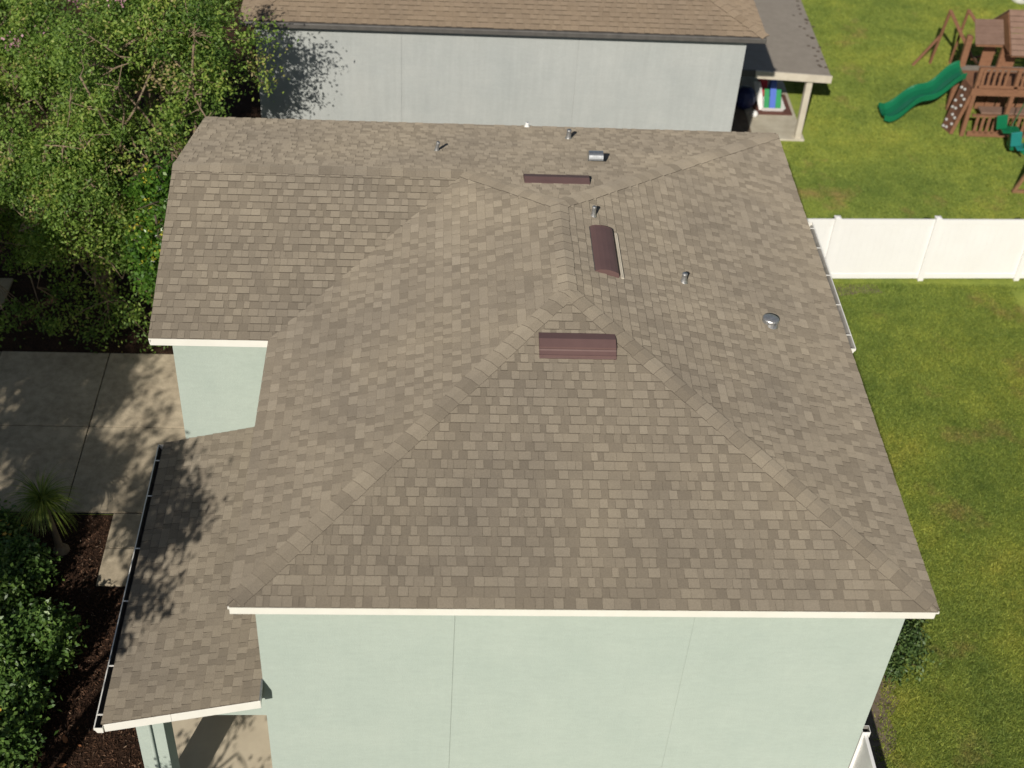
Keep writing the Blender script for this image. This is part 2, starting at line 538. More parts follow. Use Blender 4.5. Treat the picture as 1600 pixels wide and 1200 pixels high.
def shingle_pieces(face, rnd, expo=EXPO, lightbias=0.0, spread=1.0):
    """list of (top polygon [(u,v)], v0, raised, tone)"""
    us = [p[0] for q in face.polys for p in q]
    vs_ = [p[1] for q in face.polys for p in q]
    u0, u1, vmax = min(us), max(us), max(vs_)
    out = []
    k = 0
    while k * expo < vmax:
        v0 = k * expo - (0.018 if k == 0 else 0.0)
        u = u0 - rnd.uniform(0.0, 1.0)
        raised = rnd.random() < 0.5
        left = 0.0
        hue = 0.0
        while u < u1:
            if left <= 0:
                left = 1.0
                hue = rnd.gauss(0, 0.035)
            w = rnd.choice((0.09, 0.11, 0.13, 0.15, 0.17, 0.21)) * (1.05 if raised else 0.92)
            left -= w
            tone = rnd.gauss(0.62 if raised else 0.45, 0.05) * spread + 0.54 * (1 - spread) + hue * spread + lightbias
            if rnd.random() < 0.04:
                tone -= 0.03
            tone = min(0.80, max(0.37, tone))
            rect = [(u + 0.0012, v0), (u + w - 0.0012, v0), (u + w - 0.0012, (k + 1) * expo + 0.012), (u + 0.0012, (k + 1) * expo + 0.012)]
            for poly in face.polys:
                # let the lowest course hang over the eave by its drip
                q = [(a, b if b > 1e-6 else -0.03) for a, b in poly]
                c = clip(rect, q)
                if len(c) >= 3:
                    out.append((c, v0, raised, tone, expo))
            u += w
            # raised tabs and recesses alternate most of the time
            raised = (not raised) if rnd.random() < 0.82 else raised
        k += 1
    return out

def emit_piece(mb, face, pc):
    c, v0, raised, tone, expo = pc
    tb = 0.0165 if raised else 0.0095
    def hgt(v):
        return 0.0012 + tb * max(0.0, 1 - (v - v0) / (expo * 1.08))
    n = len(c)
    isb = [abs(p[1] - v0) < 1e-4 for p in c]
    worn = 0.006                                  # bare dark asphalt along the worn lower edge
    tu = [(u, v + worn) if k else (u, v) for (u, v), k in zip(c, isb)]
    bot = [face.at(u, v, -0.003) for u, v in c]
    top = [face.at(u, v, hgt(v)) for u, v in tu]
    mid = [face.at(u, v, hgt(v) * 0.6) if k else t_ for (u, v), k, t_ in zip(c, isb, top)]
    mb.face(top, 0, tone)
    for i in range(n):
        j = (i + 1) % n
        if c[i][1] > v0 + expo and c[j][1] > v0 + expo:
            continue
        butt = isb[i] and isb[j]
        if butt:
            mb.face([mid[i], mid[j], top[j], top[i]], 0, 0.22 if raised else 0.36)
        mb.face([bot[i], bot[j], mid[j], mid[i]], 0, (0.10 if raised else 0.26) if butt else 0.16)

# deck
dk = MB()
for nm, f in FACES.items():
    if nm == 'porch':
        continue
    for q in f.polys:
        dk.hull([f.at(u, v, -0.035) for u, v in q], [f.at(u, v, -0.004) for u, v in q])
roof = dk.build('roof', 'shingle', house)
pd = MB()
f = FACES['porch']
for q in f.polys:
    pd.hull([f.at(u, v, -0.06) for u, v in q], [f.at(u, v, -0.004) for u, v in q])
porch_roof = pd.build('porch_roof', 'shingle', house)

allp = []
rnd = random.Random(42)
for nm, f in FACES.items():
    for pc in shingle_pieces(f, rnd):
        c = pc[0]
        pts = [px(f.at(u, v)) for u, v in c]
        ar = abs(sum(pts[i][0] * pts[(i + 1) % len(pts)][1] - pts[(i + 1) % len(pts)][0] * pts[i][1] for i in range(len(pts)))) / 2
        vis = all(0 <= p[0] <= 1600 and 0 <= p[1] <= 1200 for p in pts)
        if nm == 'left' or nm == 'porch':
            ar *= 0.9
        allp.append((ar if vis else 0, nm, pc))
allp.sort(key=lambda x: -x[0])
fields = {'roof': MB(), 'porch_roof': MB()}
for i, (ar, nm, pc) in enumerate(allp):
    par = porch_roof if nm == 'porch' else roof
    if i < 300:
        b = MB()
        emit_piece(b, FACES[nm], pc)
        b.build('shingle', 'shingle', par)
    else:
        emit_piece(fields[par.name], FACES[nm], pc)
tag(fields['roof'].build('shingle_field', 'shingle', roof), kind='stuff')
tag(fields['porch_roof'].build('shingle_field', 'shingle', porch_roof), kind='stuff')

# hip and ridge caps
def caps(a, b, fa, fb, expo=0.205, hw=0.138, seed=0, skip=0.0, par=roof, mat='shingle'):
    r = random.Random(seed)
    t = (b - a)
    ln = t.length
    t.normalize()
    wa = t.cross(fa.n)
    if wa.dot(fb.n) > 0:
        wa = -wa
    wb = t.cross(fb.n)
    if wb.dot(fa.n) > 0:
        wb = -wb
    # wa must run down into face a: away from face b's outside
    s = skip
    last = 0.5
    while s < ln - 0.03:
        e = min(s + expo + 0.03, ln + 0.02)
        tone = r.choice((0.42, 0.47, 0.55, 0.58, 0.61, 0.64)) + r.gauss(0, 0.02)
        if abs(tone - last) < 0.06:
            tone += 0.07
        last = tone
        m = MB()
        mid = (fa.n + fb.n).normalized()
        w2 = hw + r.uniform(-0.008, 0.008)
        def ring(d, lift, drop=0.0):
            p = a + t * d
            return [p + wa * w2 + fa.n * (0.009 + lift - drop), p + wa * (0.035) + fa.n * (0.010 + lift - drop) , p + mid * (0.011 + lift - drop),
                    p + wb * (0.035) + fb.n * (0.010 + lift - drop), p + wb * w2 + fb.n * (0.009 + lift - drop)]
        sk = r.uniform(-0.004, 0.004)
        lo, hi = ring(s + sk, 0.013), ring(e, 0.005)
        lob, hib = ring(s + sk, 0.013, 0.015), ring(e, 0.005, 0.013)
        l2 = ring(s + sk + 0.007, 0.0125)
        lo = ring(s + sk, 0.008)
        for k in range(4):
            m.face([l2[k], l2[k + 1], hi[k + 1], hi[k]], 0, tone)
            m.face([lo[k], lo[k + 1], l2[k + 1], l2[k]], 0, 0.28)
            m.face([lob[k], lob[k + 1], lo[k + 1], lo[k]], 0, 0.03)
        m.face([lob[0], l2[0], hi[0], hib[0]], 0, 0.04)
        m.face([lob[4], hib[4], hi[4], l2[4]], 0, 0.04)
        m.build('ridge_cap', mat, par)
        s += expo
F = FACES
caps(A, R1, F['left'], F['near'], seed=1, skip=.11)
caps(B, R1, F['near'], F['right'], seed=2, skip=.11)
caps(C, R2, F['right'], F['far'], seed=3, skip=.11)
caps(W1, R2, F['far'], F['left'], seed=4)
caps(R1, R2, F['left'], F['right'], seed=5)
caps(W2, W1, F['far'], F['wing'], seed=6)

# ---- walls
OV = 0.27
wx0, wx1, wy0, wy1 = 0.28, 9.04, 0.27, 11.70
mb = MB()
mb.box(wx0 + .012, wx1 - .012, wy0 + 0.012, wy1, 0.0, EZ - 0.13)
wall = mb.build('wall', 'green', house)
# near face: three stucco panels with open control joints
xs = [wx0, 2.92, 6.15, wx1]
for i in range(3):
    b = MB()
    b.box(xs[i] + (0.005 if i else 0), xs[i + 1] - (0.005 if i < 2 else 0), wy0, wy0 + 0.011, 0.0, EZ - 0.15)
    b.build('stucco_panel', 'green', wall)
b = MB()
b.box(wx1 - 0.011, wx1, wy0 + 0.0115, wy1, 0.0, EZ - 0.15)
b.build('stucco_panel', 'green', wall)
b = MB()
b.box(wx0, wx0 + 0.011, wy0 + 0.0115, 5.60, 0.0, EZ - 0.15)
b.build('stucco_panel', 'green', wall)
b = MB()
b.box(-1.59, wx0 + 0.011, 5.61, wy1 - 0.002, 0.0, EZ - 0.13)
wing_wall = b.build('wall', 'green', house)
b = MB()
gx = -1.59
b.hull([(gx, 5.61, EZ - .13), (gx, wy1, EZ - .13), (gx, YR, EZ + ZR - .12)], [(gx + .12, 5.61, EZ - .13), (gx + .12, wy1, EZ - .13), (gx + .12, YR, EZ + ZR - .12)])
b.build('gable', 'green', wing_wall)
# garage door on the drive side of the wing
b = MB()
b.box(-1.62, -1.592, 6.9, 11.1, 0.05, 2.3)
gd = b.build('garage_door', 'white', house)
for k in range(4):
    b = MB()
    b.box(-1.632, -1.621, 6.95, 11.05, 0.08 + k * 0.555, 0.08 + k * 0.555 + 0.53)
    b.build('door_panel', 'white', gd)

# ---- fascia, soffit, trim
def part(name, mat, x0, x1, y0, y1, z0, z1, par=house, bevel=0.004):
    b = MB()
    b.box(x0, x1, y0, y1, z0, z1)
    return b.build(name, mat, par, bevel=bevel)
zt, zb = EZ - 0.028, EZ - 0.165
part('fascia', 'white', 0.004, W - 0.02, 0.004, 0.028, zb, zt)
part('fascia', 'white', W - 0.030, W - 0.004, 0.030, L - 0.03, zb, zt)
part('fascia', 'white', XW + .03, W - 0.032, L - 0.028, L - 0.004, zb, zt)
part('fascia', 'white', 0.004, 0.026, 0.030, YW + 0.005, zb, zt)
part('fascia', 'white', XW + 0.01, 0.002, YW + 0.006, YW + 0.030, zb, zt)
part('drip_edge', 'white', -0.012, W + 0.010, -0.012, 0.003, EZ - 0.045, EZ - 0.006, bevel=0)
part('drip_edge', 'white', XW + 0.0, -0.013, YW - 0.010, YW + 0.005, EZ - 0.045, EZ - 0.006, bevel=0)
part('soffit', 'white', 0.03, W - 0.034, 0.029, wy0 - .001, EZ - 0.155, EZ - 0.14, bevel=0)
part('soffit', 'white', wx1 + .001, W - 0.034, wy0, L - 0.03, EZ - 0.155, EZ - 0.14, bevel=0)
part('soffit', 'white', XW + .035, 0.02, YW + 0.031, 5.609, EZ - 0.155, EZ - 0.14, bevel=0)
part('soffit', 'white', 0.028, wx0 - .001, wy0, YW + .02, EZ - 0.155, EZ - 0.14, bevel=0)
# raking boards of the wing gable
for ya, yb in ((YW, YR), (L, YR)):
    b = MB()
    p, q = Vector((XW + 0.012, ya, EZ - 0.09)), Vector((XW + 0.012, yb, EZ + ZR - 0.09))
    b.beam(p, q, 0.022, 0.13, (0, 0, 1))
    b.build('rake_board', 'white', house)

# ---- porch
b = MB()
sl = (PZ1 - PZ0) / (PX1 - PX0)
for x0, x1 in ((PX0 + .02, -0.98), (-0.977, PX1 + 0.01)):
    b = MB()
    z0_, z1_ = PZ0 + sl * (x0 - PX0) - 0.004, PZ0 + sl * (x1 - PX0) - 0.004
    b.hull([(x0, PY0 - .012, z0_ - .165), (x1, PY0 - .012, z1_ - .165), (x1, PY0 + .028, z1_ - .165), (x0, PY0 + .028, z0_ - .165)],
           [(x0, PY0 - .012, z0_), (x1, PY0 - .012, z1_), (x1, PY0 - .003, z1_), (x0, PY0 - .003, z0_)])
    b.build('rake_board', 'white', porch_roof, bevel=0.004)
# upturned flashing where the rake meets the wall corner
b = MB()
b.hull([(PX1 - .01, PY0, PZ1 - .10), (PX1 + .012, PY0, PZ1 - .10), (PX1 + .012, wy0 - .003, PZ1 - .05), (PX1 - .01, wy0 - .003, PZ1 - .05)],
       [(PX1 - .01, PY0, PZ1 + .01), (PX1 + .012, PY0, PZ1 + .01), (PX1 + .012, wy0 - .003, PZ1 + .06), (PX1 - .01, wy0 - .003, PZ1 + .06)])
b.build('kick_flashing', 'galv', porch_roof)
# porch ceiling, gable infill and beams
b = MB()
b.hull([(-1.60, .33, 2.75), (wx0 - .002, .33, 2.75), (wx0 - .002, .52, 2.75), (-1.60, .52, 2.75)],
       [(-1.60, .33, PZ0 + sl * .35 - .08), (wx0 - .002, .33, PZ1 - .08), (wx0 - .002, .52, PZ1 - .08), (-1.60, .52, PZ0 + sl * .35 - .08)])
b.build('porch_beam', 'green', house)
part('porch_beam', 'green', -1.60, -1.42, .521, 5.59, 2.75, 3.06)
part('porch_ceiling', 'white', -1.415, wx0 - .003, .521, 5.59, 2.76, 2.80, bevel=0)
col = part('column', 'green', -1.62, -1.215, .30, .70, 0.10, 2.748, bevel=0.006)
part('column', 'green', -1.62, -1.215, 5.15, 5.58, 0.10, 2.748, bevel=0.006)
part('porch_floor', 'floor', -1.74, wx0 - .002, 0.12, 5.60, 0.0, 0.12, bevel=0.01)
part('front_door', 'mat', wx0 - .045, wx0 - .002, 2.6, 3.55, 0.13, 2.2)
# downspout on the column
b = MB()
b.tube([(-1.52, .10, 2.93), (-1.44, .20, 2.86), (-1.425, .265, 2.74), (-1.42, .268, 2.5), (-1.42, .268, 0.35), (-1.42, .15, 0.16)], 0.030, 8)
b.build('downspout', 'green', house, smooth=True)

# ---- gutters
def gutter(x_in, y0, y1, ztop, sgn, hangers, inner, par):
    """open K-style trough along y; sgn = which way it sticks out"""
    w, h, t = 0.125, 0.115, 0.004
    prof = [(0, 0), (0, -h), (.085, -h), (.105, -h * .55), (w, -h * .40), (w, -.0), (w - .016, 0), (w - .016, -.006), (w - t - .002, -.007), (w - t - .002, -h * .38), (.10, -h * .52), (.082, -h + t), (t, -h + t), (t, 0)]
    b = MB()
    pts = [(sgn * p[0], 0, p[1]) for p in prof]
    n = len(pts)
    for i in range(n):
        j = (i + 1) % n
        inn = 9 <= i <= 12
        b.face([(x_in + pts[i][0], y0, ztop + pts[i][2]), (x_in + pts[j][0], y0, ztop + pts[j][2]), (x_in + pts[j][0], y1, ztop + pts[j][2]), (x_in + pts[i][0], y1, ztop + pts[i][2])], 1 if inn else 0)
    g = b.build('gutter', ['white', inner], par)
    for yy in (y0, y1):
        e = MB()
        cap = [(x_in + sgn * p[0], p[1] + ztop) for p in prof[:6]]
        e.hull([(x, yy - .002, z) for x, z in cap], [(x, yy + .002, z) for x, z in cap])
        e.build('end_cap', 'white', g)
    for hy in hangers:
        e = MB()
        e.box(min(x_in, x_in + sgn * w), max(x_in, x_in + sgn * w), hy - .011, hy + .011, ztop - .006, ztop + .002)
        e.build('gutter_hanger', 'white', g)
    return g
gutter(PX0 + 0.008, PY0 - 0.04, 5.58, PZ0 - 0.028, -1, (0.14, 0.98, 2.18, 3.24, 4.38, 5.2), 'gutter_in', porch_roof)
gutter(W - 0.002, 5.43, 8.98, EZ - 0.030, 1, (5.78, 6.58, 7.4, 8.2, 8.8), 'gutter_grey', house)

# ---- roof vents
def onface(face, p):
    d = Vector(p) - face.o
    return d.dot(face.u), d.dot(face.v)

def brown_vent(face, cu, v0, length, label, strip='vent', flat=True):
    """slant back metal vent; v0 = lower edge along the slope"""
    if flat:
        prof = [(0.43, 0.012), (0.42, 0.020), (0.285, 0.084), (0.14, 0.086), (0.128, 0.058), (0.116, 0.066), (0.098, 0.050), (0.038, 0.046), (0.020, 0.050), (0.0, 0.018), (0.0, 0.004), (0.43, 0.004)]
    else:
        prof = [(0.41, 0.010), (0.385, 0.040), (0.34, 0.066), (0.26, 0.088), (0.18, 0.097), (0.10, 0.094), (0.045, 0.082), (0.03, 0.062), (0.03, 0.004), (0.41, 0.004)]
    b = MB()
    h = length / 2
    bot = [face.at(cu - h, v0 + v, n) for v, n in prof]
    top = [face.at(cu + h, v0 + v, n) for v, n in prof]
    b.hull(bot, top)
    o = b.build('roof_vent', 'vent', house)
    o['label'] = label
    # flange under the open lower lip
    e = MB()
    pr = [(-0.012, 0.006), (-0.012, 0.030), (-0.002, 0.034), (0.010, 0.020), (0.010, 0.006)]
    if strip != 'vent':
        pr = [(-0.072, 0.012), (-0.072, 0.028), (-0.060, 0.042), (-0.047, 0.028), (-0.034, 0.042), (-0.022, 0.028), (-0.022, 0.012)]
    e.hull([face.at(cu - h - .006, v0 + v, n) for v, n in pr], [face.at(cu + h + .006, v0 + v, n) for v, n in pr])
    e.build('vent_lip', strip, o)
    for s_ in (-1, 1):
        e = MB()
        u_ = cu + s_ * (h + .004)
        q = [(v * 0.98 + .004, n + .004) for v, n in prof[:-2]] + [(0.01, 0.004), (0.42, 0.004)]
        e.hull([face.at(u_ - .004, v0 + v, n) for v, n in q], [face.at(u_ + .004, v0 + v, n) for v, n in q])
        e.build('vent_end', 'vent', o)
    # base flashing sheet
    e = MB()
    e.hull([face.at(cu + a * (h + .03), v0 + v, .001) for a, v in ((-.94, .02), (.94, .02), (.94, .42), (-.94, .42))],
           [face.at(cu + a * (h + .03), v0 + v, .0135) for a, v in ((-.94, .02), (.94, .02), (.94, .42), (-.94, .42))])
    e.build('vent_base', 'bronze', o)
    return o
u_, v_ = onface(F['near'], (4.655, 3.62, EZ + H * 3.62 / Y1))
brown_vent(F['near'], u_, v_, 1.10, 'brown metal roof vent on the slope nearest the viewer')
u_, v_ = onface(F['right'], (5.42, 6.03, EZ + H * (W - 5.42) / (W - XR)))
brown_vent(F['right'], u_, v_, 1.17, 'brown metal roof vent with pale trim beside the top ridge', 'cream', False)
u_, v_ = onface(F['far'], (4.62, 8.52, EZ + H * (L - 8.52) / (L - Y2)))
brown_vent(F['far'], u_, v_, 1.09, 'long brown metal roof vent behind the peak')

def vent_pipe(face, x, y, h, r0=0.036, label=None, bent=False):
    # the plane's height at x, y
    n = face.n
    z = face.o.z - (n.x * (x - face.o.x) + n.y * (y - face.o.y)) / n.z
    p = Vector((x, y, z))
    b = MB()
    # lead collar that narrows to the pipe, dented lip on top
    zs = [(-.02, r0 * 2.0), (0.02, r0 * 1.55), (0.05, r0 * 1.12), (h * .8, r0 * 1.02), (h * .96, r0 * 1.12), (h, r0 * 1.0), (h, r0 * .72), (h - .05, r0 * .7)]
    dx = 0.03 if bent else 0.004
    b.tube([p + Vector((dx * (d / h) ** 2 * (1 if bent else .5), 0, d)) for d, r in zs], [r for d, r in zs], 14)
    o = b.build('vent_pipe', 'lead', house, smooth=True)
    if label:
        o['label'] = label
    e = MB()
    w = 0.11
    cu, cv = onface(face, p)
    e.hull([face.at(cu + a * w, cv + c * w, .001) for a, c in ((-1, -1), (1, -1), (1, 1), (-1, 1))], [face.at(cu + a * w, cv + c * w, .0125) for a, c in ((-.95, -.95), (.95, -.95), (.95, .95), (-.95, .95))])
    e.build('pipe_flashing', 'shingle', o)
    e = MB()
    e.tube([p + Vector((dx, 0, h - .045)), p + Vector((dx, 0, h - .042))], r0 * .72, 12)
    e.build('pipe_opening', 'dark', o)
    return o
vent_pipe(F['far'], 5.08, 11.12, 0.20, 0.042)
vent_pipe(F['far'], 2.585, 10.0, 0.19, 0.032, bent=True)
vent_pipe(F['right'], 5.126, 6.965, 0.19, 0.032)
vent_pipe(F['right'], 6.521, 5.861, 0.175, 0.040)
o = vent_pipe(F['far'], 4.341, 11.93, 0.10, 0.036, 'white pipe stub at the far eave')
o.data.materials[0] = MT['vinyl']

# rounded box vent on the far slope: a hood bent over in a half round
def hood_vent(face, x, y, wid, r, hgt, label):
    n = face.n
    z = face.o.z - (n.x * (x - face.o.x) + n.y * (y - face.o.y)) / n.z
    cu, cv = onface(face, (x, y, z))
    b = MB()
    prof = []
    for k in range(13):
        a = math.pi * k / 12
        prof.append((-math.cos(a) * r, math.sin(a) * r + hgt - r))
    prof = [(-r, 0.03)] + prof + [(r, 0.10)]
    h = wid / 2
    inner = [(v * .95, nn - .006 if nn > .05 else nn) for v, nn in prof]
    # shell of outside, inside and edges
    for k in range(len(prof) - 1):
        a0, a1, i0, i1 = prof[k], prof[k + 1], inner[k], inner[k + 1]
        b.face([face.at(cu - h, cv + a0[0], a0[1]), face.at(cu + h, cv + a0[0], a0[1]), face.at(cu + h, cv + a1[0], a1[1]), face.at(cu - h, cv + a1[0], a1[1])])
        b.face([face.at(cu - h, cv + i0[0], i0[1]), face.at(cu - h, cv + i1[0], i1[1]), face.at(cu + h, cv + i1[0], i1[1]), face.at(cu + h, cv + i0[0], i0[1])])
    o = b.build('hood_vent', 'galv', house, smooth=True)
    o['label'] = label
    for s_ in (-1, 1):
        e = MB()
        q = [(v * .97, nn) for v, nn in prof]
        uu = cu + s_ * (h - .004)
        e.hull([face.at(uu - .003, cv + v, nn) for v, nn in q], [face.at(uu + .003, cv + v, nn) for v, nn in q])
        e.build('vent_end', 'galv', o)
    e = MB()
    e.hull([face.at(cu + a * .17, cv + c * .17, .001) for a, c in ((-1, -1), (1, -1), (1, 1), (-1, 1))], [face.at(cu + a * .17, cv + c * .17, .012) for a, c in ((-1, -1), (1, -1), (1, 1), (-1, 1))])
    e.build('vent_base', 'shingle', o)
hood_vent(F['far'], 5.405, 9.42, 0.255, 0.115, 0.24, 'square galvanized hood vent with rounded top')

# gooseneck vent on the right slope: stub tube under a tilted round cap
def goose_vent(face, x, y):
    n = face.n
    z = face.o.z - (n.x * (x - face.o.x) + n.y * (y - face.o.y)) / n.z
    p = Vector((x, y, z))
    b = MB()
    b.tube([p + Vector((0, 0, -.04)), p + Vector((0, 0, .07)), p + Vector((0, .01, .12))], [0.085, .082, .08], 16)
    o = b.build('gooseneck_vent', 'lead', house, smooth=True)
    o['label'] = 'round grey domed vent near the right eave'
    e = MB()
    axis = Vector((0.10, 0.10, 1)).normalized()
    q = Vector((1, 0, 0)); q = (q - axis * q.dot(axis)).normalized(); w_ = axis.cross(q)
    c = p + Vector((0, 0.0, .105))
    rings = [(0.134, -0.040), (0.136, 0.010), (0.126, 0.028), (0.090, 0.042), (0.045, 0.050), (0.004, 0.052)]
    nn = 24
    for k in range(len(rings) - 1):
        for j in range(nn):
            a0, a1 = 2 * math.pi * j / nn, 2 * math.pi * (j + 1) / nn
            def P_(rg, a):
                return c + (q * math.cos(a) + w_ * math.sin(a)) * rg[0] + axis * rg[1]
            # the skirt is cut away on the side that looks down the drive of the sun
            mid = (a0 + a1) / 2
            if k == 0 and -2.0 < ((mid + math.pi) % (2 * math.pi) - math.pi) < -1.15:
                continue
            e.face([P_(rings[k], a0), P_(rings[k], a1), P_(rings[k + 1], a1), P_(rings[k + 1], a0)])
    e.build('vent_cap', 'lead', o, smooth=True)
    e = MB()
    e.tube([p + Vector((0, 0, -.05)), p + Vector((0, 0, .03))], [0.15, 0.11], 16)
    e.build('vent_collar', 'lead', o, smooth=True)
    e = MB()
    cu, cv = onface(face, p)
    e.hull([face.at(cu + a * .19, cv + d * .19, .001) for a, d in ((-1, -1), (1, -1), (1, 1), (-1, 1))], [face.at(cu + a * .19, cv + d * .19, .0125) for a, d in ((-1, -1), (1, -1), (1, 1), (-1, 1))])
    e.build('vent_base', 'shingle', o)
goose_vent(F['right'], 7.909, 5.40)

# ------------------------------------------------------------------ neighbouring house
nh = root('neighbour_house', (4.0, 20.0, 0), 'grey stucco neighbouring house with brown shingle roof and covered patio at its right', 'house')
NX0, NX1, NY = -1.385, 9.411, 16.104
b = MB()
b.box(NX0 + .01, NX1, NY + 0.012, 27.0, 0, 5.56)
nwall = b.build('wall', 'grey', nh)
nxs = [NX0, 1.80, 5.69, NX1]
for i in range(3):
    b = MB()
    b.box(nxs[i] + (.011 if i else 0), nxs[i + 1] - (.011 if i < 2 else 0), NY, NY + .011, 0, 5.56)
    b.build('stucco_panel', 'grey', nwall)
NE = 5.70
n0 = Vector((-1.66, 15.86, NE)); n1 = Vector((9.75, 16.06 - .2, NE))
nw = 11.41
NH = 0.335
nr1 = Vector(((n0.x + n1.x) / 2, 15.86 + nw / 2, NE + NH * nw / 2))
n2 = Vector((n1.x, 15.86 + nw, NE)); n3 = Vector((n0.x, 15.86 + nw, NE))
NF = {'near': Face(n0, n1, nr1, [[n0, n1, nr1]]), 'right': Face(n1, n2, nr1, [[n1, n2, nr1]]), 'left': Face(n3, n0, nr1, [[n3, n0, nr1]]), 'far': Face(n2, n3, nr1, [[n2, n3, nr1]])}
b = MB()
for f in NF.values():
    for q in f.polys:
        b.hull([f.at(u, v, -0.035) for u, v in q], [f.at(u, v, -0.004) for u, v in q])
nroof = b.build('roof', 'bronze', nh)
b = MB()
for k in ('near', 'right', 'left'):
    for pc in shingle_pieces(NF[k], rnd, spread=0.6):
        emit_piece(b, NF[k], pc)
tag(b.build('shingle_field', 'nshingle', nroof), kind='stuff')
caps(n1, nr1, NF['near'], NF['right'], seed=11, par=nroof, mat='nshingle', hw=.13)
caps(n0, nr1, NF['left'], NF['near'], seed=12, par=nroof, mat='nshingle', hw=.13)
b = MB()
b.box(n0.x - .01, n1.x + .01, 15.79, 15.90, NE - .14, NE - .015)
b.build('gutter', 'bronze', nh, bevel=0.02)
part('fascia', 'bronze', n1.x - .03, n1.x - .005, 15.91, n2.y, NE - .16, NE - .03, nh)
part('soffit', 'bronze', n0.x + .02, n1.x - .04, 15.905, NY - .002, NE - .15, NE - .13, nh, 0)
part('soffit', 'bronze', NX1 + .002, n1.x - .035, NY, n2.y, NE - .15, NE - .13, nh, 0)
# covered patio
b = MB()
b.hull([(NX1, 20.96, 2.10), (13.03, 20.92, 1.99), (13.10, 27.0, 1.99), (NX1, 27.0, 2.10)], [(NX1, 20.96, 2.20), (13.03, 20.92, 2.06), (13.10, 27.0, 2.06), (NX1, 27.0, 2.20)])
pr = b.build('patio_roof', 'nporch', nh)
b = MB()
b.hull([(11.0, 20.90, 1.93), (13.06, 20.88, 1.86), (13.06, 20.915, 1.86), (11.0, 20.945, 1.93)], [(11.0, 20.90, 2.15), (13.06, 20.88, 2.07), (13.06, 20.915, 2.07), (11.0, 20.945, 2.15)])
b.build('fascia', 'cream', pr)
part('fascia', 'bronze', NX1, 10.995, 20.92, 20.955, 1.96, 2.16, nh)  # fascia runs on to the wall, eave shadow put in as a dark colour
b = MB()
for k in range(26):
    x, y = 12.9 + random.gauss(0, .12), random.uniform(21.2, 25.5)
    z = 2.065
    b.box(x - .04, x + .04, y - .03, y + .03, z, z + .012)
tag(b.build('leaf_litter', 'bark2', pr), kind='stuff')
part('post', 'cream', 12.46, 12.62, 21.04, 21.2, 0.06, 2.03, nh)
part('post', 'cream', 12.46, 12.62, 25.4, 25.56, 0.06, 2.03, nh)
part('post', 'cream', 11.35, 11.47, 25.4, 25.52, 0.06, 2.03, nh)
part('patio_slab', 'npatio', 11.3, 12.72, 20.98, 26.0, 0.0, 0.06, nh, 0.01)
part('patio_slab', 'soil', NX1, 11.29, 20.98, 26.0, 0.0, 0.05, nh, 0)
# toys and mat on the patio
m_ = MB(); m_.box(11.55, 12.62, 22.25, 23.4, 0.066, 0.085)
tag(m_.build('doormat', 'mat', bevel=.004), 'dark brown mat under the toys on the neighbour\'s patio', 'mat')
t = root('toy_bin', (12.0, 22.6, .085), 'white plastic toy bin with green and blue boards on the neighbour\'s patio', 'toy bin')
b = MB()
b.hull([(11.78, 22.42, .09), (12.36, 22.42, .09), (12.36, 22.95, .09), (11.78, 22.95, .09)], [(11.72, 22.36, .22), (12.42, 22.36, .22), (12.42, 23.0, .22), (11.72, 23.0, .22)], caps=(True, False))
b.hull([(11.80, 22.44, .12), (12.34, 22.44, .12), (12.34, 22.93, .12), (11.80, 22.93, .12)], [(11.72, 22.36, .22), (12.42, 22.36, .22), (12.42, 23.0, .22), (11.72, 23.0, .22)], caps=(True, False))
b.build('tray', 'vinyl', t)
b = MB(); b.hull([(11.70, 22.45, .1), (11.80, 22.45, .1), (11.80, 22.95, .1), (11.70, 22.95, .1)], [(11.52, 22.5, .62), (11.72, 22.5, .58), (11.72, 22.95, .72), (11.52, 22.95, .72)])
b.build('side_panel', 'vinyl', t)
for x0, x1, mt, zt_ in ((11.84, 11.98, 'kgreen', .55), (11.99, 12.16, 'blue', .78), (12.17, 12.32, 'kgreen', .55)):
    b = MB(); b.hull([(x0, 22.5, .125), (x1, 22.5, .125), (x1, 22.54, .125), (x0, 22.54, .125)], [(x0, 22.82, zt_), (x1, 22.82, zt_), (x1, 22.86, zt_), (x0, 22.86, zt_)])
    b.build('board', mt, t)
t2 = root('toy_slide', (11.95, 23.2, .085), 'red plastic toy standing behind the white toy bin', 'toy')
b = MB(); b.hull([(11.70, 23.05, .09), (12.02, 23.05, .09), (12.02, 23.4, .09), (11.70, 23.4, .09)], [(11.76, 23.15, .85), (11.96, 23.15, .85), (11.96, 23.3, .85), (11.76, 23.3, .85)])
b.build('body', 'red', t2, bevel=.02)
b = MB(); b.hull([(12.04, 23.1, .09), (12.3, 23.1, .09), (12.3, 23.35, .09), (12.04, 23.35, .09)], [(12.08, 23.2, .7), (12.24, 23.2, .7), (12.24, 23.3, .7), (12.08, 23.3, .7)])
b.build('side_block', 'blue', t2, bevel=.02)
def ball(name, c, r, mt, label, cat):
    bb = MB()
    for i in range(8):
        for j in range(14):
            def Q(i_, j_):
                a, e = 2 * math.pi * j_ / 14, math.pi * i_ / 8
                return (c[0] + r * math.sin(e) * math.cos(a), c[1] + r * math.sin(e) * math.sin(a), c[2] - r * math.cos(e))
            bb.face([Q(i, j), Q(i, j + 1), Q(i + 1, j + 1), Q(i + 1, j)])
    return tag(bb.build(name, mt, smooth=True), label, cat)
ball('toy_ball', (11.25, 22.6, .40), .34, 'navy', 'dark blue ball in the shade beside the grey wall', 'ball')
ball('garden_ball', (11.50, 22.12, .16), .10, 'vinyl', 'small white ball at the edge of the brown mat', 'ball')

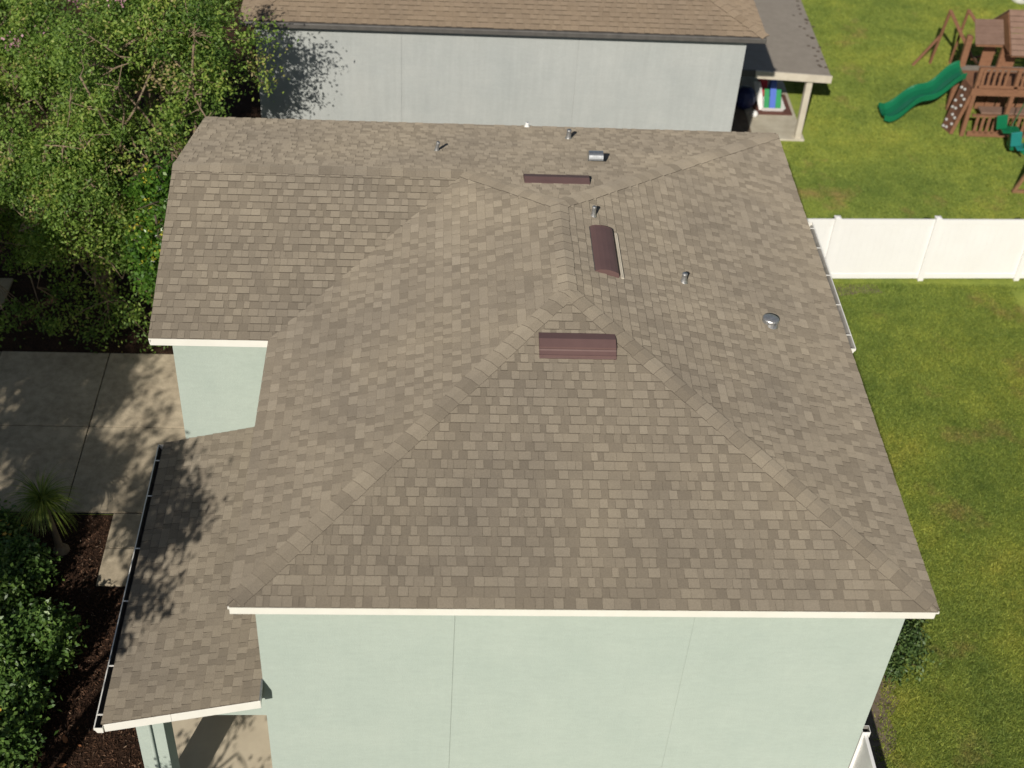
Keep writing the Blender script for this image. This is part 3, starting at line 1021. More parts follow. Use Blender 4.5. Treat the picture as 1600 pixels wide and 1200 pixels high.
# ------------------------------------------------------------------ white vinyl fences
def vinyl_fence(p0, p1, nspan, h, label, open_post=None):
    p0, p1 = Vector((*p0, 0)), Vector((*p1, 0))
    d = (p1 - p0) / nspan
    u = d.normalized()
    s = Vector((-u.y, u.x, 0))
    r_ = root('vinyl_fence', p0, label, 'fence')
    for i in range(nspan + 1):
        b = MB()
        q = p0 + d * i
        if abs(q.x) > 60:
            continue
        a = 0.064
        c = [q + u * a * i_ + s * a * j_ for i_, j_ in ((-1, -1), (1, -1), (1, 1), (-1, 1))]
        if open_post == i:
            ci = [q + u * (a - .008) * i_ + s * (a - .008) * j_ for i_, j_ in ((-1, -1), (1, -1), (1, 1), (-1, 1))]
            up = lambda L_, z: [p + Vector((0, 0, z)) for p in L_]
            b.hull(up(c, 0), up(c, h + .06), caps=(True, False))
            b.hull(up(ci, h - .2), up(ci, h + .06), 1, caps=(True, False))
            for k in range(4):
                k2 = (k + 1) % 4
                b.face([up(c, h + .06)[k], up(c, h + .06)[k2], up(ci, h + .06)[k2], up(ci, h + .06)[k]])
            b.build('post', ['vinyl', 'gutter_grey'], r_)
        else:
            b.hull(c, [p + Vector((0, 0, h + .03)) for p in c])
            po = b.build('post', 'vinyl', r_)
            e = MB()
            c2 = [q + u * (a + .010) * i_ + s * (a + .010) * j_ for i_, j_ in ((-1, -1), (1, -1), (1, 1), (-1, 1))]
            e.hull([p + Vector((0, 0, h + .031)) for p in c2], [p + Vector((0, 0, h + .055)) for p in c2], caps=(True, False))
            e.hull([p + Vector((0, 0, h + .055)) for p in c2], [q + Vector((0, 0, h + .085))] * 4, caps=(False, False))
            e.build('post_cap', 'vinyl', po)
        if i == nspan:
            break
        q2 = q + d
        a2 = 0.066
        for z0, z1 in ((0.05, 0.19), (h - .15, h)):
            b = MB()
            w = .026
            b.hull([q + u * a2 + s * -w + Vector((0, 0, z0)), q2 - u * a2 + s * -w + Vector((0, 0, z0)), q2 - u * a2 + s * w + Vector((0, 0, z0)), q + u * a2 + s * w + Vector((0, 0, z0))],
                   [q + u * a2 + s * -w + Vector((0, 0, z1)), q2 - u * a2 + s * -w + Vector((0, 0, z1)), q2 - u * a2 + s * w + Vector((0, 0, z1)), q + u * a2 + s * w + Vector((0, 0, z1))])
            b.build('rail', 'vinyl', r_, bevel=.005)
        n = 14
        ln = d.length - 2 * a2
        for k in range(n):
            t0, t1 = a2 + ln * k / n + .0006, a2 + ln * (k + 1) / n - .0006
            b = MB()
            w = .012
            b.hull([q + u * t0 - s * w + Vector((0, 0, .19)), q + u * t1 - s * w + Vector((0, 0, .19)), q + u * t1 + s * w + Vector((0, 0, .19)), q + u * t0 + s * w + Vector((0, 0, .19))],
                   [q + u * t0 - s * w + Vector((0, 0, h - .15)), q + u * t1 - s * w + Vector((0, 0, h - .15)), q + u * t1 + s * w + Vector((0, 0, h - .15)), q + u * t0 + s * w + Vector((0, 0, h - .15))])
            b.build('picket_board', 'vinyl', r_)
    return r_
vinyl_fence((9.52, 14.60), (19.16, 14.96), 4, 1.76, 'white vinyl privacy fence crossing the lawn between the two yards')
vinyl_fence((9.34, 0.72), (9.34, -6.48), 3, 1.80, 'white vinyl fence running along below the corner of the green house', 0)

# ------------------------------------------------------------------ play set
ps = root('play_set', (18.3, 22.5, 0), 'brown wooden play tower with green slide and climbing ramp on the lawn', 'play set')
FY = 21.54
def pw(name, a, b_, w, h, mat='wood', par=ps):
    m = MB()
    m.beam(a, b_, w, h)
    return m.build(name, mat, par, bevel=0.006)
# posts of the tower
for x, y, zt_ in ((17.30, FY, 2.1), (18.38, FY, 2.1), (19.60, FY, 3.0), (17.30, 22.95, 2.35), (18.38, 22.95, 2.9), (19.6, 23.2, 3.0), (17.38, 23.0, 2.3)):
    pw('post', (x, y, 0), (x, y, zt_), .11, .11)
# deck boards
dkb = MB(); dkb.box(17.22, 19.9, FY - .02, 23.0, 1.30, 1.36)
deck = dkb.build('deck_frame', 'wood', ps)
for k in range(10):
    b = MB(); y0 = FY + .03 + k * .145
    b.box(17.24, 19.85, y0, y0 + .135, 1.362, 1.395)
    b.build('deck_board', 'wood' if k < 8 else 'deckgrey', deck)
pw('beam', (17.18, FY - .045, 1.40), (19.9, FY - .045, 1.40), .05, .20)
pw('top_rail', (17.26, FY, 2.10), (19.9, FY, 2.10), .10, .05)
pw('bottom_rail', (17.30, FY - .03, 1.56), (19.9, FY - .03, 1.56), .05, .08)
for k in range(9):
    x = 17.42 + k * .16
    if x > 18.2 and x < 18.5:
        continue
    pw('baluster', (x, FY - .02, 1.5), (x, FY - .02, 2.08), .075, .028)
pw('low_rail', (17.42, FY - .05, .68), (19.9, FY - .05, .68), .10, .05)
pw('low_rail', (17.42, FY - .05, .10), (19.9, FY - .05, .10), .05, .16)
for k in range(13):
    x = 17.60 + k * .17
    pw('baluster', (x, FY - .06, .14), (x, FY - .06, .66), .085, .03)
pw('bench', (17.9, 22.2, .45), (19.4, 22.2, .45), .35, .05, 'woodgrey')
pw('back_wall', (18.0, 23.0, 1.40), (18.0, 23.0, 2.1), .34, .04)
pw('back_wall', (18.62, 23.0, 1.40), (18.62, 23.0, 2.3), .40, .04)
for k in range(6):
    pw('low_board', (17.9 + k * .3, 22.98, .05), (17.9 + k * .3, 22.98, .9), .26, .03)
# little awning roof and the big gable roof
def boards(pa, pb, pc_, pd_, n, mat, par):
    """pa-pb lower edge, pd-pc upper edge; boards run along the edge"""
    pa, pb, pc_, pd_ = map(Vector, (pa, pb, pc_, pd_))
    nn = (pb - pa).cross(pd_ - pa).normalized()
    if nn.z < 0: nn = -nn
    for k in range(n):
        t0, t1 = k / n, (k + 1) / n - .012
        q = [pa.lerp(pd_, t0), pb.lerp(pc_, t0), pb.lerp(pc_, t1), pa.lerp(pd_, t1)]
        m = MB()
        m.hull([p for p in q], [p + nn * .022 for p in q])
        m.build('roof_board', mat, par)
m = MB(); m.beam((17.25, 22.25, 2.43), (18.0, 22.25, 2.43), .05, .09)
aw = m.build('awning_frame', 'wood', ps)
boards((17.20, 22.18, 2.46), (18.0, 22.18, 2.48), (18.22, 23.2, 2.72), (17.42, 23.2, 2.70), 7, 'woodgrey', aw)
m = MB(); m.beam((18.28, 22.18, 2.18), (20.4, 22.18, 2.18), .05, .09)
br = m.build('roof_frame', 'wood', ps)
boards((18.26, 22.10, 2.20), (20.5, 22.10, 2.20), (20.5, 23.1, 3.05), (18.26, 23.1, 3.05), 8, 'woodgrey', br)
boards((18.26, 24.1, 2.20), (20.5, 24.1, 2.20), (20.5, 23.11, 3.05), (18.26, 23.11, 3.05), 8, 'woodgrey', br)
m = MB(); m.hull([(18.25, 22.15, 2.19), (18.25, 24.05, 2.19), (18.25, 23.1, 3.0)], [(18.29, 22.15, 2.19), (18.29, 24.05, 2.19), (18.29, 23.1, 3.0)])
m.build('roof_gable', 'wood', br)
# climbing frames behind
pw('frame_leg', (17.47, 25.15, 2.0), (17.52, 25.70, 0), .075, .075)
pw('frame_leg', (17.47, 25.15, 2.0), (18.20, 24.30, .9), .075, .075)
pw('frame_leg', (18.20, 24.30, .95), (17.95, 23.1, 1.3), .075, .075)
pw('frame_brace', (17.50, 25.45, 1.05), (16.95, 25.55, 0), .07, .07)
pw('frame_leg', (18.00, 25.15, 2.03), (18.15, 25.75, 0), .075, .075)
pw('frame_leg', (18.00, 25.15, 2.03), (18.75, 24.2, 1.2), .075, .075)
pw('frame_leg', (18.05, 24.35, 1.0), (18.42, 25.55, 0), .09, .06)
pw('frame_rung', (18.20, 24.30, .95), (18.75, 24.2, 1.2), .06, .06)
# slide: a wavy trough with raised lips
m = MB()
N = 26
rows = []
ts = np.linspace(0, 1, N)
for t_ in ts:
    x = 17.22 + (15.08 - 17.22) * t_
    yc = 22.55 - .42 * t_
    z = 1.42 - 1.22 * (t_ ** 0.96) + .10 * math.sin(t_ * math.pi * 4.0 + .4) * (1 - .3 * t_)
    if t_ > .92:
        z += (t_ - .92) * 1.0
    hw = .36 + .03 * math.sin(t_ * 10)
    row = []
    for yy, zz in ((-1.06, .0), (-1.05, .12), (-.97, .135), (-.86, .09), (-.55, .025), (0, 0.0), (.55, .025), (.86, .09), (.97, .135), (1.05, .12), (1.06, .0)):
        row.append((x, yc + yy * hw, z + zz))
    rows.append(row)
for i in range(N - 1):
    for k in range(10):
        m.face([rows[i][k], rows[i + 1][k], rows[i + 1][k + 1], rows[i][k + 1]])
        m.face([(p[0], p[1], p[2] - .03) for p in (rows[i][k], rows[i][k + 1], rows[i + 1][k + 1], rows[i + 1][k])])
sl_ = m.build('slide', 'slide', ps, smooth=True)
sl_['label'] = 'wavy glossy green plastic slide'
# climbing ramp with holds
ra, rb, rc, rd = Vector((16.85, 21.98, 0)), Vector((16.99, 21.60, 0)), Vector((17.26, 21.62, 1.42)), Vector((17.16, 22.16, 1.42))
m = MB()
nn = (rb - ra).cross(rd - ra).normalized()
if nn.x > 0: nn = -nn
m.hull([ra, rb, rc, rd], [p - nn * .04 for p in (ra, rb, rc, rd)])
rmp = m.build('climbing_ramp', 'ramp', ps)
for k in range(7):
    for j, s_ in enumerate((.2, .5, .8)):
        if (k + j) % 3 == 2:
            continue
        t_ = .06 + k * .135 + (.02 if j == 1 else 0)
        c = ra.lerp(rd, t_).lerp(rb.lerp(rc, t_), s_) + nn * .02
        m = MB()
        a_ = (rb - ra).normalized(); b2 = nn.cross(a_)
        m.hull([c + (a_ * math.cos(q) + b2 * math.sin(q)) * .045 for q in np.linspace(0, 2 * math.pi, 7)[:-1]], [c + nn * .035 + (a_ * math.cos(q) + b2 * math.sin(q)) * .03 for q in np.linspace(0, 2 * math.pi, 7)[:-1]])
        m.build('climbing_hold', 'hold', rmp)
pw('ramp_rail', (17.0, 21.57, .03), (17.28, 21.56, 1.45), .05, .10)
# swing beam and its end frame at the front
pw('swing_beam', (18.75, FY, 2.35), (18.72, 18.72, 2.35), .09, .14, 'woodpale')
pw('frame_leg', (18.70, 18.74, 2.35), (17.92, 18.73, 0.02), .08, .08, 'woodpale')
pw('frame_leg', (18.74, 18.74, 2.35), (19.56, 18.73, 0.02), .08, .08, 'woodpale')
pw('frame_foot', (17.86, 18.70, .05), (19.62, 18.70, .05), .08, .08, 'woodpale')
gl = root('glider_swing', (18.4, 20.6, .4), 'green two-seat glider swing hanging in front of the play tower', 'swing')
for y, mt, off in ((20.98, 'slide', 0), (20.1, 'teal', .12)):
    m = MB(); m.hull([(18.12 + off, y - .16, .52), (18.62 + off, y - .16, .52), (18.62 + off, y + .16, .52), (18.12 + off, y + .16, .52)], [(18.10 + off, y - .18, .58), (18.64 + off, y - .18, .58), (18.64 + off, y + .18, .58), (18.10 + off, y + .18, .58)])
    m.build('seat', mt, gl, bevel=.02)
    m = MB(); m.beam((18.12 + off, y, .58), (18.05 + off, y + .05, .98), .30, .06, (0, 1, 0))
    m.build('backrest', mt, gl, bevel=.02)
m = MB(); m.tube([(18.36, 21.15, .46), (18.38, 20.5, .40), (18.46, 19.9, .46)], .035, 8); m.build('glider_bar', 'slide', gl, smooth=True)
m = MB(); m.hull([(18.22, 20.30, .30), (18.34, 20.30, .30), (18.34, 20.62, .30), (18.22, 20.62, .30)], [(18.2, 20.28, .62), (18.3, 20.28, .62), (18.3, 20.64, .62), (18.2, 20.64, .62)]); m.build('footrest', 'slide', gl, bevel=.03)
for y in (21.05, 20.0):
    m = MB(); m.tube([(18.4, y, .5), (18.73, y, 2.3)], .014, 6); m.build('hanger_rod', 'slide', gl)
# white bucket in the far corner of the yard
wt = root('bucket', (21.75, 30.2, 0), 'white plastic bucket at the top right corner of the lawn', 'bucket')
m = MB(); m.tube([(21.75, 30.2, 0.0), (21.75, 30.2, .04), (21.75, 30.2, .5), (21.75, 30.2, .54), (21.75, 30.2, .5)], [.26, .30, .38, .42, .36], 18); m.build('body', 'vinyl', wt, smooth=True)
m = MB(); m.tube([(21.36, 30.2, .5), (21.45, 30.1, .3), (21.75, 29.83, .22), (22.05, 30.1, .3), (22.14, 30.2, .5)], .012, 6); m.build('handle', 'galv', wt)

# ------------------------------------------------------------------ vegetation
def unit(n, rng=RNG):
    v = rng.normal(size=(n, 3))
    return v / np.linalg.norm(v, axis=1, keepdims=True)

def leaf_quads(cen, length, width, rng, up=0.5, sun=0.3):
    """diamond leaves, folded slightly along the middle"""
    n = len(cen)
    nor = unit(n, rng) * 0.9
    nor[:, 2] += up
    nor += np.array([-0.27, -0.79, 0.55]) * sun
    nor /= np.linalg.norm(nor, axis=1, keepdims=True)
    d = unit(n, rng)
    d -= nor * np.sum(d * nor, axis=1, keepdims=True)
    d /= np.linalg.norm(d, axis=1, keepdims=True)
    s = np.cross(nor, d)
    ln = (length * rng.uniform(.65, 1.25, n))[:, None]
    wd = (width * rng.uniform(.7, 1.2, n))[:, None]
    a = cen - d * ln * .5
    b = cen + s * wd * .5 + nor * wd * .12 - d * ln * .05
    c = cen + d * ln * .5 - nor * ln * .10
    e = cen - s * wd * .5 + nor * wd * .12 - d * ln * .05
    return np.stack([a, b, c, e], axis=1)

def tree(name, label, cat, base, cen, rad, stems, nclump, per, leaf, mat, bark='bark', seed=1, clump_r=0.34, shell=0.55, group=None, flowers=0, stem_r=0.07, hole=0.35, extra=()):
    rng = np.random.default_rng(seed)
    base = np.array(base, float); cen = np.array(cen, float); rad = np.array(rad, float)
    r_ = root(name, tuple(base), label, cat, group)
    # clump centres in a lumpy ellipsoid
    dirs = unit(nclump * 3, rng)
    dirs[:, 2] = np.where(dirs[:, 2] < -.6, -dirs[:, 2], dirs[:, 2])
    lob = unit(9, rng)
    lump = 0.70 + 0.42 * np.max(np.clip(dirs @ lob.T, 0, 1) ** 8, axis=1) - .12 * rng.random(len(dirs))
    rr = (shell + (1 - shell) * rng.random(len(dirs)) ** .6) * lump
    pts = cen + dirs * rr[:, None] * rad
    # holes: drop clumps near some random spots
    hs = cen + unit(16, rng) * rad * .85
    dist = np.min(np.linalg.norm((pts[:, None, :] - hs[None]) / rad.mean(), axis=2), axis=1)
    pts = pts[(dist > hole) & (pts[:, 2] > .25)][:nclump]
    pts = pts[~((pts[:, 0] > -2.45) & (pts[:, 1] < 12.7) & (pts[:, 1] > 5.0) & (pts[:, 2] > 4.0))]
    if len(extra):
        pts = np.vstack([pts, np.array(extra, float)])
    # stems
    tb = MB()
    ends = []
    nodes = []
    for k in range(stems):
        an = 2 * math.pi * (k + rng.random() * .6) / stems
        rr_ = .35 + .4 * rng.random()
        e = cen + np.array([math.cos(an) * rad[0] * rr_, math.sin(an) * rad[1] * rr_, rad[2] * (.15 + .45 * rng.random())])
        b0 = base + np.array([math.cos(an), math.sin(an), 0]) * (.12 if stems > 1 else 0)
        path = []
        for t_ in np.linspace(0, 1, 8):
            p = b0 * (1 - t_) + e * t_
            p[:2] = b0[:2] + (e[:2] - b0[:2]) * t_ ** 1.5
            p += rng.normal(size=3) * .07 * (t_ > 0)
            path.append(tuple(p))
        sr = stem_r * rng.uniform(.8, 1.15)
        tb.tube(path, [sr * (1 - .8 * q) + .008 for q in np.linspace(0, 1, 8)], 8)
        nodes += [np.array(p) for p in path[3:]]
        # limbs
        for j in range(4):
            i0 = 3 + int(rng.integers(0, 4))
            p0 = np.array(path[i0])
            q = cen + unit(1, rng)[0] * rad * .75
            mid = (p0 + q) / 2 + np.array([0, 0, .25]) + rng.normal(size=3) * .12
            lp = [tuple(p0), tuple((p0 + mid) / 2 + rng.normal(size=3) * .05), tuple(mid), tuple((mid + q) / 2 + rng.normal(size=3) * .06), tuple(q)]
            tb.tube(lp, [sr * .5, sr * .42, sr * .34, sr * .24, .006], 6)
            nodes += [np.array(p) for p in lp[1:]]
    nodes = np.array(nodes)
    for p in pts:
        i = np.argmin(np.linalg.norm(nodes - p, axis=1))
        q = nodes[i]
        mid = (p + q) / 2 + rng.normal(size=3) * .08
        tb.tube([tuple(q), tuple(mid), tuple(p)], [.013, .010, .004], 4, cap=False)
    tb.build('trunk', bark, r_, smooth=True)
    # leaves
    n = len(pts) * per
    idx = np.repeat(np.arange(len(pts)), per)
    cr = clump_r * rng.uniform(.5, 1.3, len(pts))
    off = rng.normal(size=(n, 3)) * .55
    off[:, 2] *= .75
    lc = pts[idx] + off * cr[idx][:, None]
    q = leaf_quads(lc, leaf[0], leaf[1], rng)
    clear = ~((lc[:, 0] > -2.0) & (lc[:, 1] < 12.35) & (lc[:, 1] > 5.0) & (lc[:, 2] < 7.0))
    ct = rng.normal(.46, .22, len(pts))
    tone = np.clip(ct[idx] + rng.normal(0, .15, n) + off[:, 2] * .05, 0.02, 1.0)
    o = np_mesh('crown', q[clear], 4, tone[clear], mat, r_)
    if flowers:
        top = pts[(pts[:, 2] > cen[2] - .1)]
        for k in range(flowers):
            p = top[rng.integers(0, len(top))] + np.array([0, -.15, .3])
            m_n = 90
            fo = p + rng.normal(size=(m_n, 3)) * np.array([.09, .09, .11])
            fq = leaf_quads(fo, .05, .05, rng)
            tag(np_mesh('flower_cluster', fq, 4, rng.random(m_n), 'flower', r_), kind='stuff')
    return r_

MG = 'crape myrtles beside the driveway'
tree('crape_myrtle', 'tall crape myrtle standing against the left corner of the grey house, shading its wall', 'tree', (-3.4, 14.0, 0), (-3.25, 13.4, 5.6), (2.35, 2.4, 2.5), 5, 270, 125, (.09, .045), 'myrtle', seed=3, group=MG, flowers=1, stem_r=.065, extra=[(-1.9, 13.0, 7.6), (-1.6, 13.2, 7.0), (-1.15, 13.4, 6.5), (-1.7, 13.6, 6.9), (-1.0, 13.7, 5.9), (-1.3, 13.1, 6.9), (-2.0, 12.9, 7.3), (-1.35, 14.0, 6.2), (-0.95, 13.9, 5.3), (-2.2, 13.0, 7.9), (-0.8, 13.5, 6.6), (-1.2, 14.3, 5.4)])
tree('crape_myrtle', 'leafy crape myrtle between the driveway and the roof gable, nearest the driveway', 'tree', (-4.7, 13.4, 0), (-4.8, 12.2, 3.0), (2.2, 1.7, 2.7), 5, 270, 125, (.09, .045), 'myrtle', seed=5, group=MG, stem_r=.06, extra=[(-5.6 + .27 * k, 11.55 + .12 * math.sin(k * 2.1), .75 + .35 * math.sin(k * 1.3)) for k in range(12)] + [(-5.3 + .3 * k, 11.6 + .1 * math.sin(k), 1.5 + .3 * math.sin(k * 2.3)) for k in range(9)])
tree('crape_myrtle', 'crape myrtle with pink blossom at the top left corner', 'tree', (-7.9, 17.2, 0), (-7.8, 17.0, 4.4), (2.8, 2.8, 2.4), 5, 270, 125, (.09, .045), 'myrtle', seed=8, group=MG, flowers=3, stem_r=.065)
tree('crape_myrtle', 'crape myrtle filling the left edge of the picture above the driveway', 'tree', (-7.9, 14.0, 0), (-7.5, 12.7, 3.0), (2.4, 1.9, 2.7), 5, 270, 125, (.09, .045), 'myrtle', seed=13, group=MG, stem_r=.06, extra=[(-8.6 + .3 * k, 11.7 + .15 * math.sin(k * 2.1), .8 + .4 * math.sin(k * 1.7)) for k in range(11)])
tree('crape_myrtle', 'crape myrtle at the top edge in front of the grey house roof', 'tree', (-4.2, 18.6, 0), (-3.7, 18.2, 5.6), (2.5, 2.4, 2.2), 5, 245, 125, (.09, .045), 'myrtle', seed=17, group=MG, flowers=1, stem_r=.065)
tree('crape_myrtle', 'crape myrtle in the middle of the leafy mass at the upper left', 'tree', (-6.0, 15.4, 0), (-6.0, 15.2, 3.9), (2.2, 2.0, 2.2), 5, 215, 125, (.09, .045), 'myrtle', seed=19, group=MG, flowers=1, stem_r=.06)
for k_, p in enumerate([(-6.09, 15.4, 5.6), (-6.18, 14.7, 5.6), (-6.02, 14.75, 5.65), (-5.56, 14.95, 5.6), (-5.68, 15.05, 5.5), (-5.21, 16.7, 5.6), (-2.5, 13.9, 5.8)]):
    rr_ = np.random.default_rng(200 + k_)
    fo = np.array(p) + rr_.normal(size=(38, 3)) * np.array([.075, .075, .09])
    par_ = [o_ for o_ in bpy.data.objects if o_.name.startswith('crape_myrtle') and o_.parent is None][-1 if k_ < 6 else 0]
    tag(np_mesh('flower_cluster', leaf_quads(fo, .06, .06, rr_), 4, rr_.random(38), 'flower', par_), kind='stuff')
tree('laurel_tree', 'bright green glossy-leaved small tree growing against the roof gable', 'tree', (-2.75, 12.1, 0), (-2.75, 11.5, 2.9), (.95, 1.3, 2.5), 3, 230, 70, (.10, .062), 'glossy', 'bark2', seed=21, clump_r=.27, stem_r=.05)
# tall trees just outside the left edge, whose shade falls on drive, bed and porch roof
OG = 'shade trees out of view on the left'
tree('shade_tree', 'tall shade tree out of view beside the hedge, shading the porch gutter', 'tree', (-5.35, -3.0, 0), (-5.0, -3.2, 6.8), (1.6, 2.6, 2.5), 3, 95, 95, (.13, .08), 'hedge', 'bark2', seed=31, group=OG, stem_r=.12, clump_r=.38)
tree('shade_tree', 'tall shade tree out of view left of the driveway', 'tree', (-9.0, -1.0, 0), (-8.9, -1.8, 7.0), (2.2, 3.3, 2.4), 2, 240, 75, (.14, .085), 'hedge', 'bark2', seed=33, group=OG, stem_r=.13, clump_r=.45)
tree('shade_tree', 'tall shade tree out of view beyond the left end of the drive', 'tree', (-10.0, 4.0, 0), (-9.0, 3.4, 7.0), (2.5, 3.0, 2.4), 2, 300, 80, (.14, .085), 'hedge', 'bark2', seed=35, group=OG, stem_r=.13, clump_r=.45)
tree('shade_tree', 'tall shade tree out of view far left by the street', 'tree', (-13.0, -2.0, 0), (-12.8, -2.0, 7.0), (2.4, 3.0, 2.4), 2, 200, 75, (.14, .085), 'hedge', 'bark2', seed=37, group=OG, stem_r=.13, clump_r=.45)
tree('shade_tree', 'small tree out of view in front of the porch', 'tree', (-2.3, -4.4, 0), (-2.3, -4.3, 3.2), (1.3, 1.1, 1.3), 3, 45, 45, (.09, .055), 'hedge', 'bark2', seed=39, group=OG, stem_r=.05, clump_r=.3)

def shrub(label, base, rad, nclump, per, leaf, mat, seed, group=None, name='shrub', cat='shrub'):
    rng = np.random.default_rng(seed)
    r_ = root(name, (base[0], base[1], 0), label, cat, group)
    rad = np.array(rad, float)
    cen = np.array([base[0], base[1], rad[2] * .55])
    d = unit(nclump, rng)
    d[:, 2] = np.abs(d[:, 2]) * 1.0 - .25
    pts = cen + d * rad * (.55 + .5 * rng.random(nclump))[:, None]
    pts[:, 2] = np.maximum(pts[:, 2], .08)
    m = MB()
    for p in pts[::2]:
        b0 = np.array([base[0], base[1], 0]) + rng.normal(size=3) * np.array([.06, .06, 0])
        m.tube([tuple(b0), tuple((b0 + p) / 2 + rng.normal(size=3) * .05), tuple(p)], [.014, .01, .004], 5, cap=False)
    m.build('stem', 'bark2', r_)
    n = nclump * per
    idx = np.repeat(np.arange(nclump), per)
    lc = pts[idx] + rng.normal(size=(n, 3)) * np.array([.11, .11, .09])
    lc[:, 2] = np.maximum(lc[:, 2], .03)
    q = leaf_quads(lc, leaf[0], leaf[1], rng, up=.7, sun=.2)
    ct = rng.normal(.45, .12, nclump)
    tone = np.clip(ct[idx] + rng.normal(0, .17, n), 0.02, 1.0)
    np_mesh('foliage', q, 4, tone, mat, r_)
    return r_
HG = 'glossy hedge shrubs in the mulch bed'
HL = ['hedge shrub directly below the small palm', 'hedge shrub at the left edge, second below the palm', 'hedge shrub reaching farthest right over the mulch',
      'hedge shrub at the left edge beside the shrub that reaches farthest right', 'hedge shrub near the bottom left corner', 'lowest hedge shrub, cut by the bottom left corner', 'hedge shrub cut by the left edge just below the driveway']
for k, (x, y, rx, ry, rz) in enumerate([(-4.75, 5.05, .50, .50, .75), (-4.95, 4.15, .60, .55, .85), (-3.95, 3.35, .62, .62, .85), (-4.75, 2.95, .60, .60, .90), (-4.10, 2.15, .58, .55, .85), (-4.25, 1.25, .55, .55, .8), (-5.4, 5.75, .55, .5, .8)]):
    shrub(HL[k], (x, y), (rx, ry, rz), 62, 46, (.105, .06), 'hedge', 50 + k, HG)
BG = 'dark shrubs at the foot of the green house'
shrub('dark shrub at the right foot of the green house, the one nearer the eave', (11.05, 4.35), (.55, .65, .55), 50, 45, (.075, .045), 'bush', 71, BG)
shrub('dark shrub at the right foot of the green house, the one nearer the bare soil', (10.85, 3.45), (.60, .60, .5), 50, 45, (.075, .045), 'bush', 72, BG)

# palm
pm = root('palm', (-4.25, 5.87, 0), 'small palm with drooping thin leaves beside the driveway', 'palm')
m = MB()
tp = [(-4.25, 5.87, 0), (-4.27, 5.89, .1), (-4.31, 5.95, .4), (-4.37, 6.0, .8), (-4.42, 6.03, 1.12)]
m.tube(tp, [.11, .075, .055, .05, .06], 10)
m.build('trunk', 'bark', pm, smooth=True)
rng = np.random.default_rng(77)
qs, tn = [], []
hd = np.array([-4.42, 6.03, 1.12])
for k in range(330):
    an = rng.uniform(0, 2 * math.pi)
    el = rng.uniform(-.1, 1.35)
    ln = rng.uniform(.45, .85)
    d = np.array([math.cos(an) * math.cos(el), math.sin(an) * math.cos(el), math.sin(el)])
    side = np.array([-math.sin(an), math.cos(an), 0])
    p = hd + d * .05
    w0 = rng.uniform(.008, .014)
    prev = None
    tt = rng.uniform(.1, 1)
    dz = 0
    for i in range(6):
        t_ = i / 5
        w = w0 * (1 - t_ * .9)
        cur = (p + side * w, p - side * w)
        if prev is not None:
            qs.append([prev[0], prev[1], cur[1], cur[0]])
            tn.append(tt)
        prev = cur
        d = d + np.array([0, 0, -.34])
        d /= np.linalg.norm(d)
        p = p + d * ln / 5
np_mesh('frond', np.array(qs), 4, np.array(tn), 'palm', pm)
m = MB(); m.tube([(-4.22, 5.83, -.02), (-4.22, 5.83, .05), (-4.22, 5.83, .09)], [.17, .15, .04], 9)
m.build('root_flare', 'bark', pm, smooth=True)

# mulch chips
rng = np.random.default_rng(5)
n = 26000
cx = rng.uniform(-6.5, -1.6, n); cy = rng.uniform(.0, 6.7, n)
keep = ~((cx > -3.46) & (cy > 4.9))
cx, cy = cx[keep], cy[keep]
cen = np.stack([cx, cy, np.full(len(cx), .022)], 1)
q = leaf_quads(cen, .07, .018, rng, up=1.4, sun=0)
tag(np_mesh('mulch_chips', q, 4, rng.random(len(cx)), 'chip'), 'dark brown bark mulch in the planting bed', 'mulch', kind='stuff')
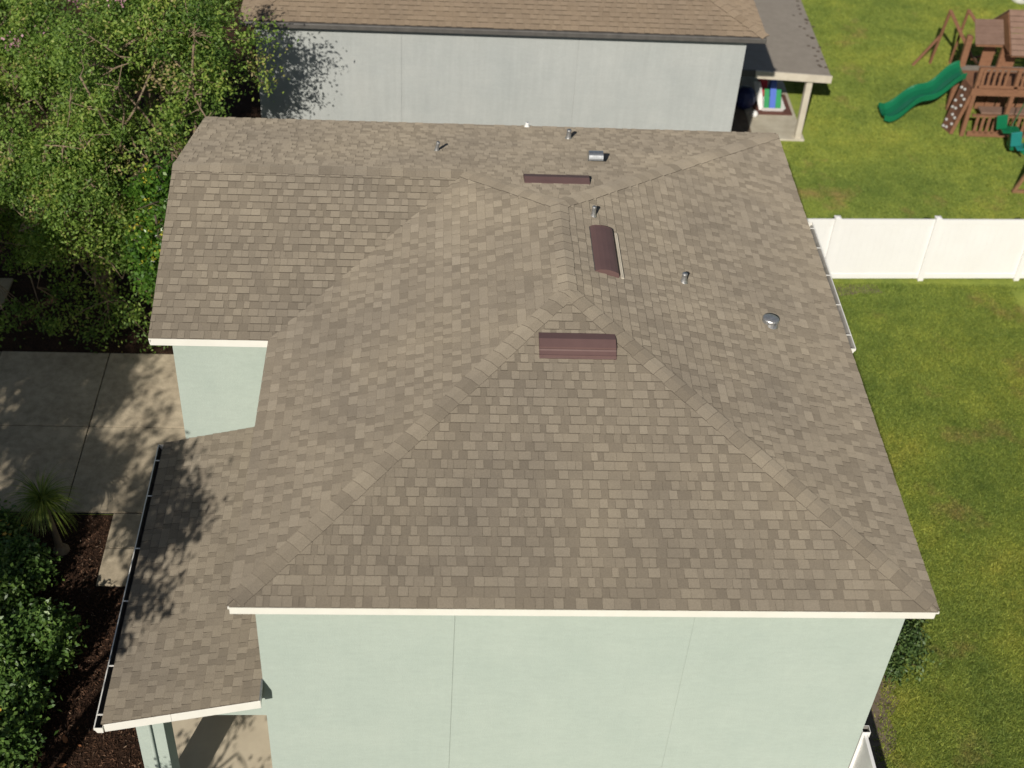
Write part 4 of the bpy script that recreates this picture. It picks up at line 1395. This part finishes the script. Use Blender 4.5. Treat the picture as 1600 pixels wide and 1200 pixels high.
# fallen leaves
for k, (x, y, s_) in enumerate(((-3.31, 1.74, .085), (-3.26, 1.25, .075), (-3.15, 1.95, .03), (-3.05, 1.62, .035))):
    m = MB()
    a = k * 1.3 + 2.0
    dx, dy = math.cos(a), math.sin(a)
    L_ = [(-1, 0), (-.5, .42), (.2, .48), (1.0, 0), (.2, -.48), (-.5, -.42)]
    m.hull([(x + s_ * (p * dx - q_ * dy), y + s_ * (p * dy + q_ * dx), .035) for p, q_ in L_], [(x + s_ * (p * dx - q_ * dy), y + s_ * (p * dy + q_ * dx), .041) for p, q_ in L_])
    tag(m.build('fallen_leaf', 'deadleaf'), ['large orange fallen leaf on the mulch left of the porch column', 'orange fallen leaf at the bottom edge of the mulch', 'tiny orange leaf above the others on the mulch', 'tiny orange leaf nearest the porch column'][k], 'leaf', 'fallen leaves on the mulch')

# lawn blades
def blades(n, xr, yr, hgt, wid, rng):
    x = rng.uniform(*xr, n); y = rng.uniform(*yr, n)
    ok = ~((x < 10.0 + .28 * (y - .8) + rng.normal(0, .10, n)) & (y < 3.1) & (y > .5)) & ~((np.abs(y - 14.7) < .12) & (x < 19.2)) & ~((x < 13) & (y > 20.9)) & ~((x < 9.6) & (y > 15.8))
    x, y = x[ok], y[ok]
    n = len(x)
    a = rng.uniform(0, 2 * math.pi, n)
    lean = rng.uniform(.5, 1.6, n) * hgt
    b = rng.uniform(0, 2 * math.pi, n)
    h = hgt * rng.uniform(.5, 1.2, n)
    v = np.zeros((n, 3, 3))
    v[:, 0] = np.stack([x - np.cos(a) * wid, y - np.sin(a) * wid, np.zeros(n)], 1)
    v[:, 1] = np.stack([x + np.cos(a) * wid, y + np.sin(a) * wid, np.zeros(n)], 1)
    v[:, 2] = np.stack([x + np.cos(b) * lean, y + np.sin(b) * lean, h], 1)
    return v, rng.random(n)
rng = np.random.default_rng(9)
v1_, t1_ = blades(330000, (9.05, 16.5), (-.5, 14.6), .05, .009, rng)
v2_, t2_ = blades(200000, (9.4, 24), (14.4, 31), .045, .014, rng)
tag(np_mesh('lawn_grass', np.concatenate([v1_, v2_]), 3, np.concatenate([t1_, t2_]), 'blade'), 'short mown green grass of the back lawns', 'grass', kind='stuff')
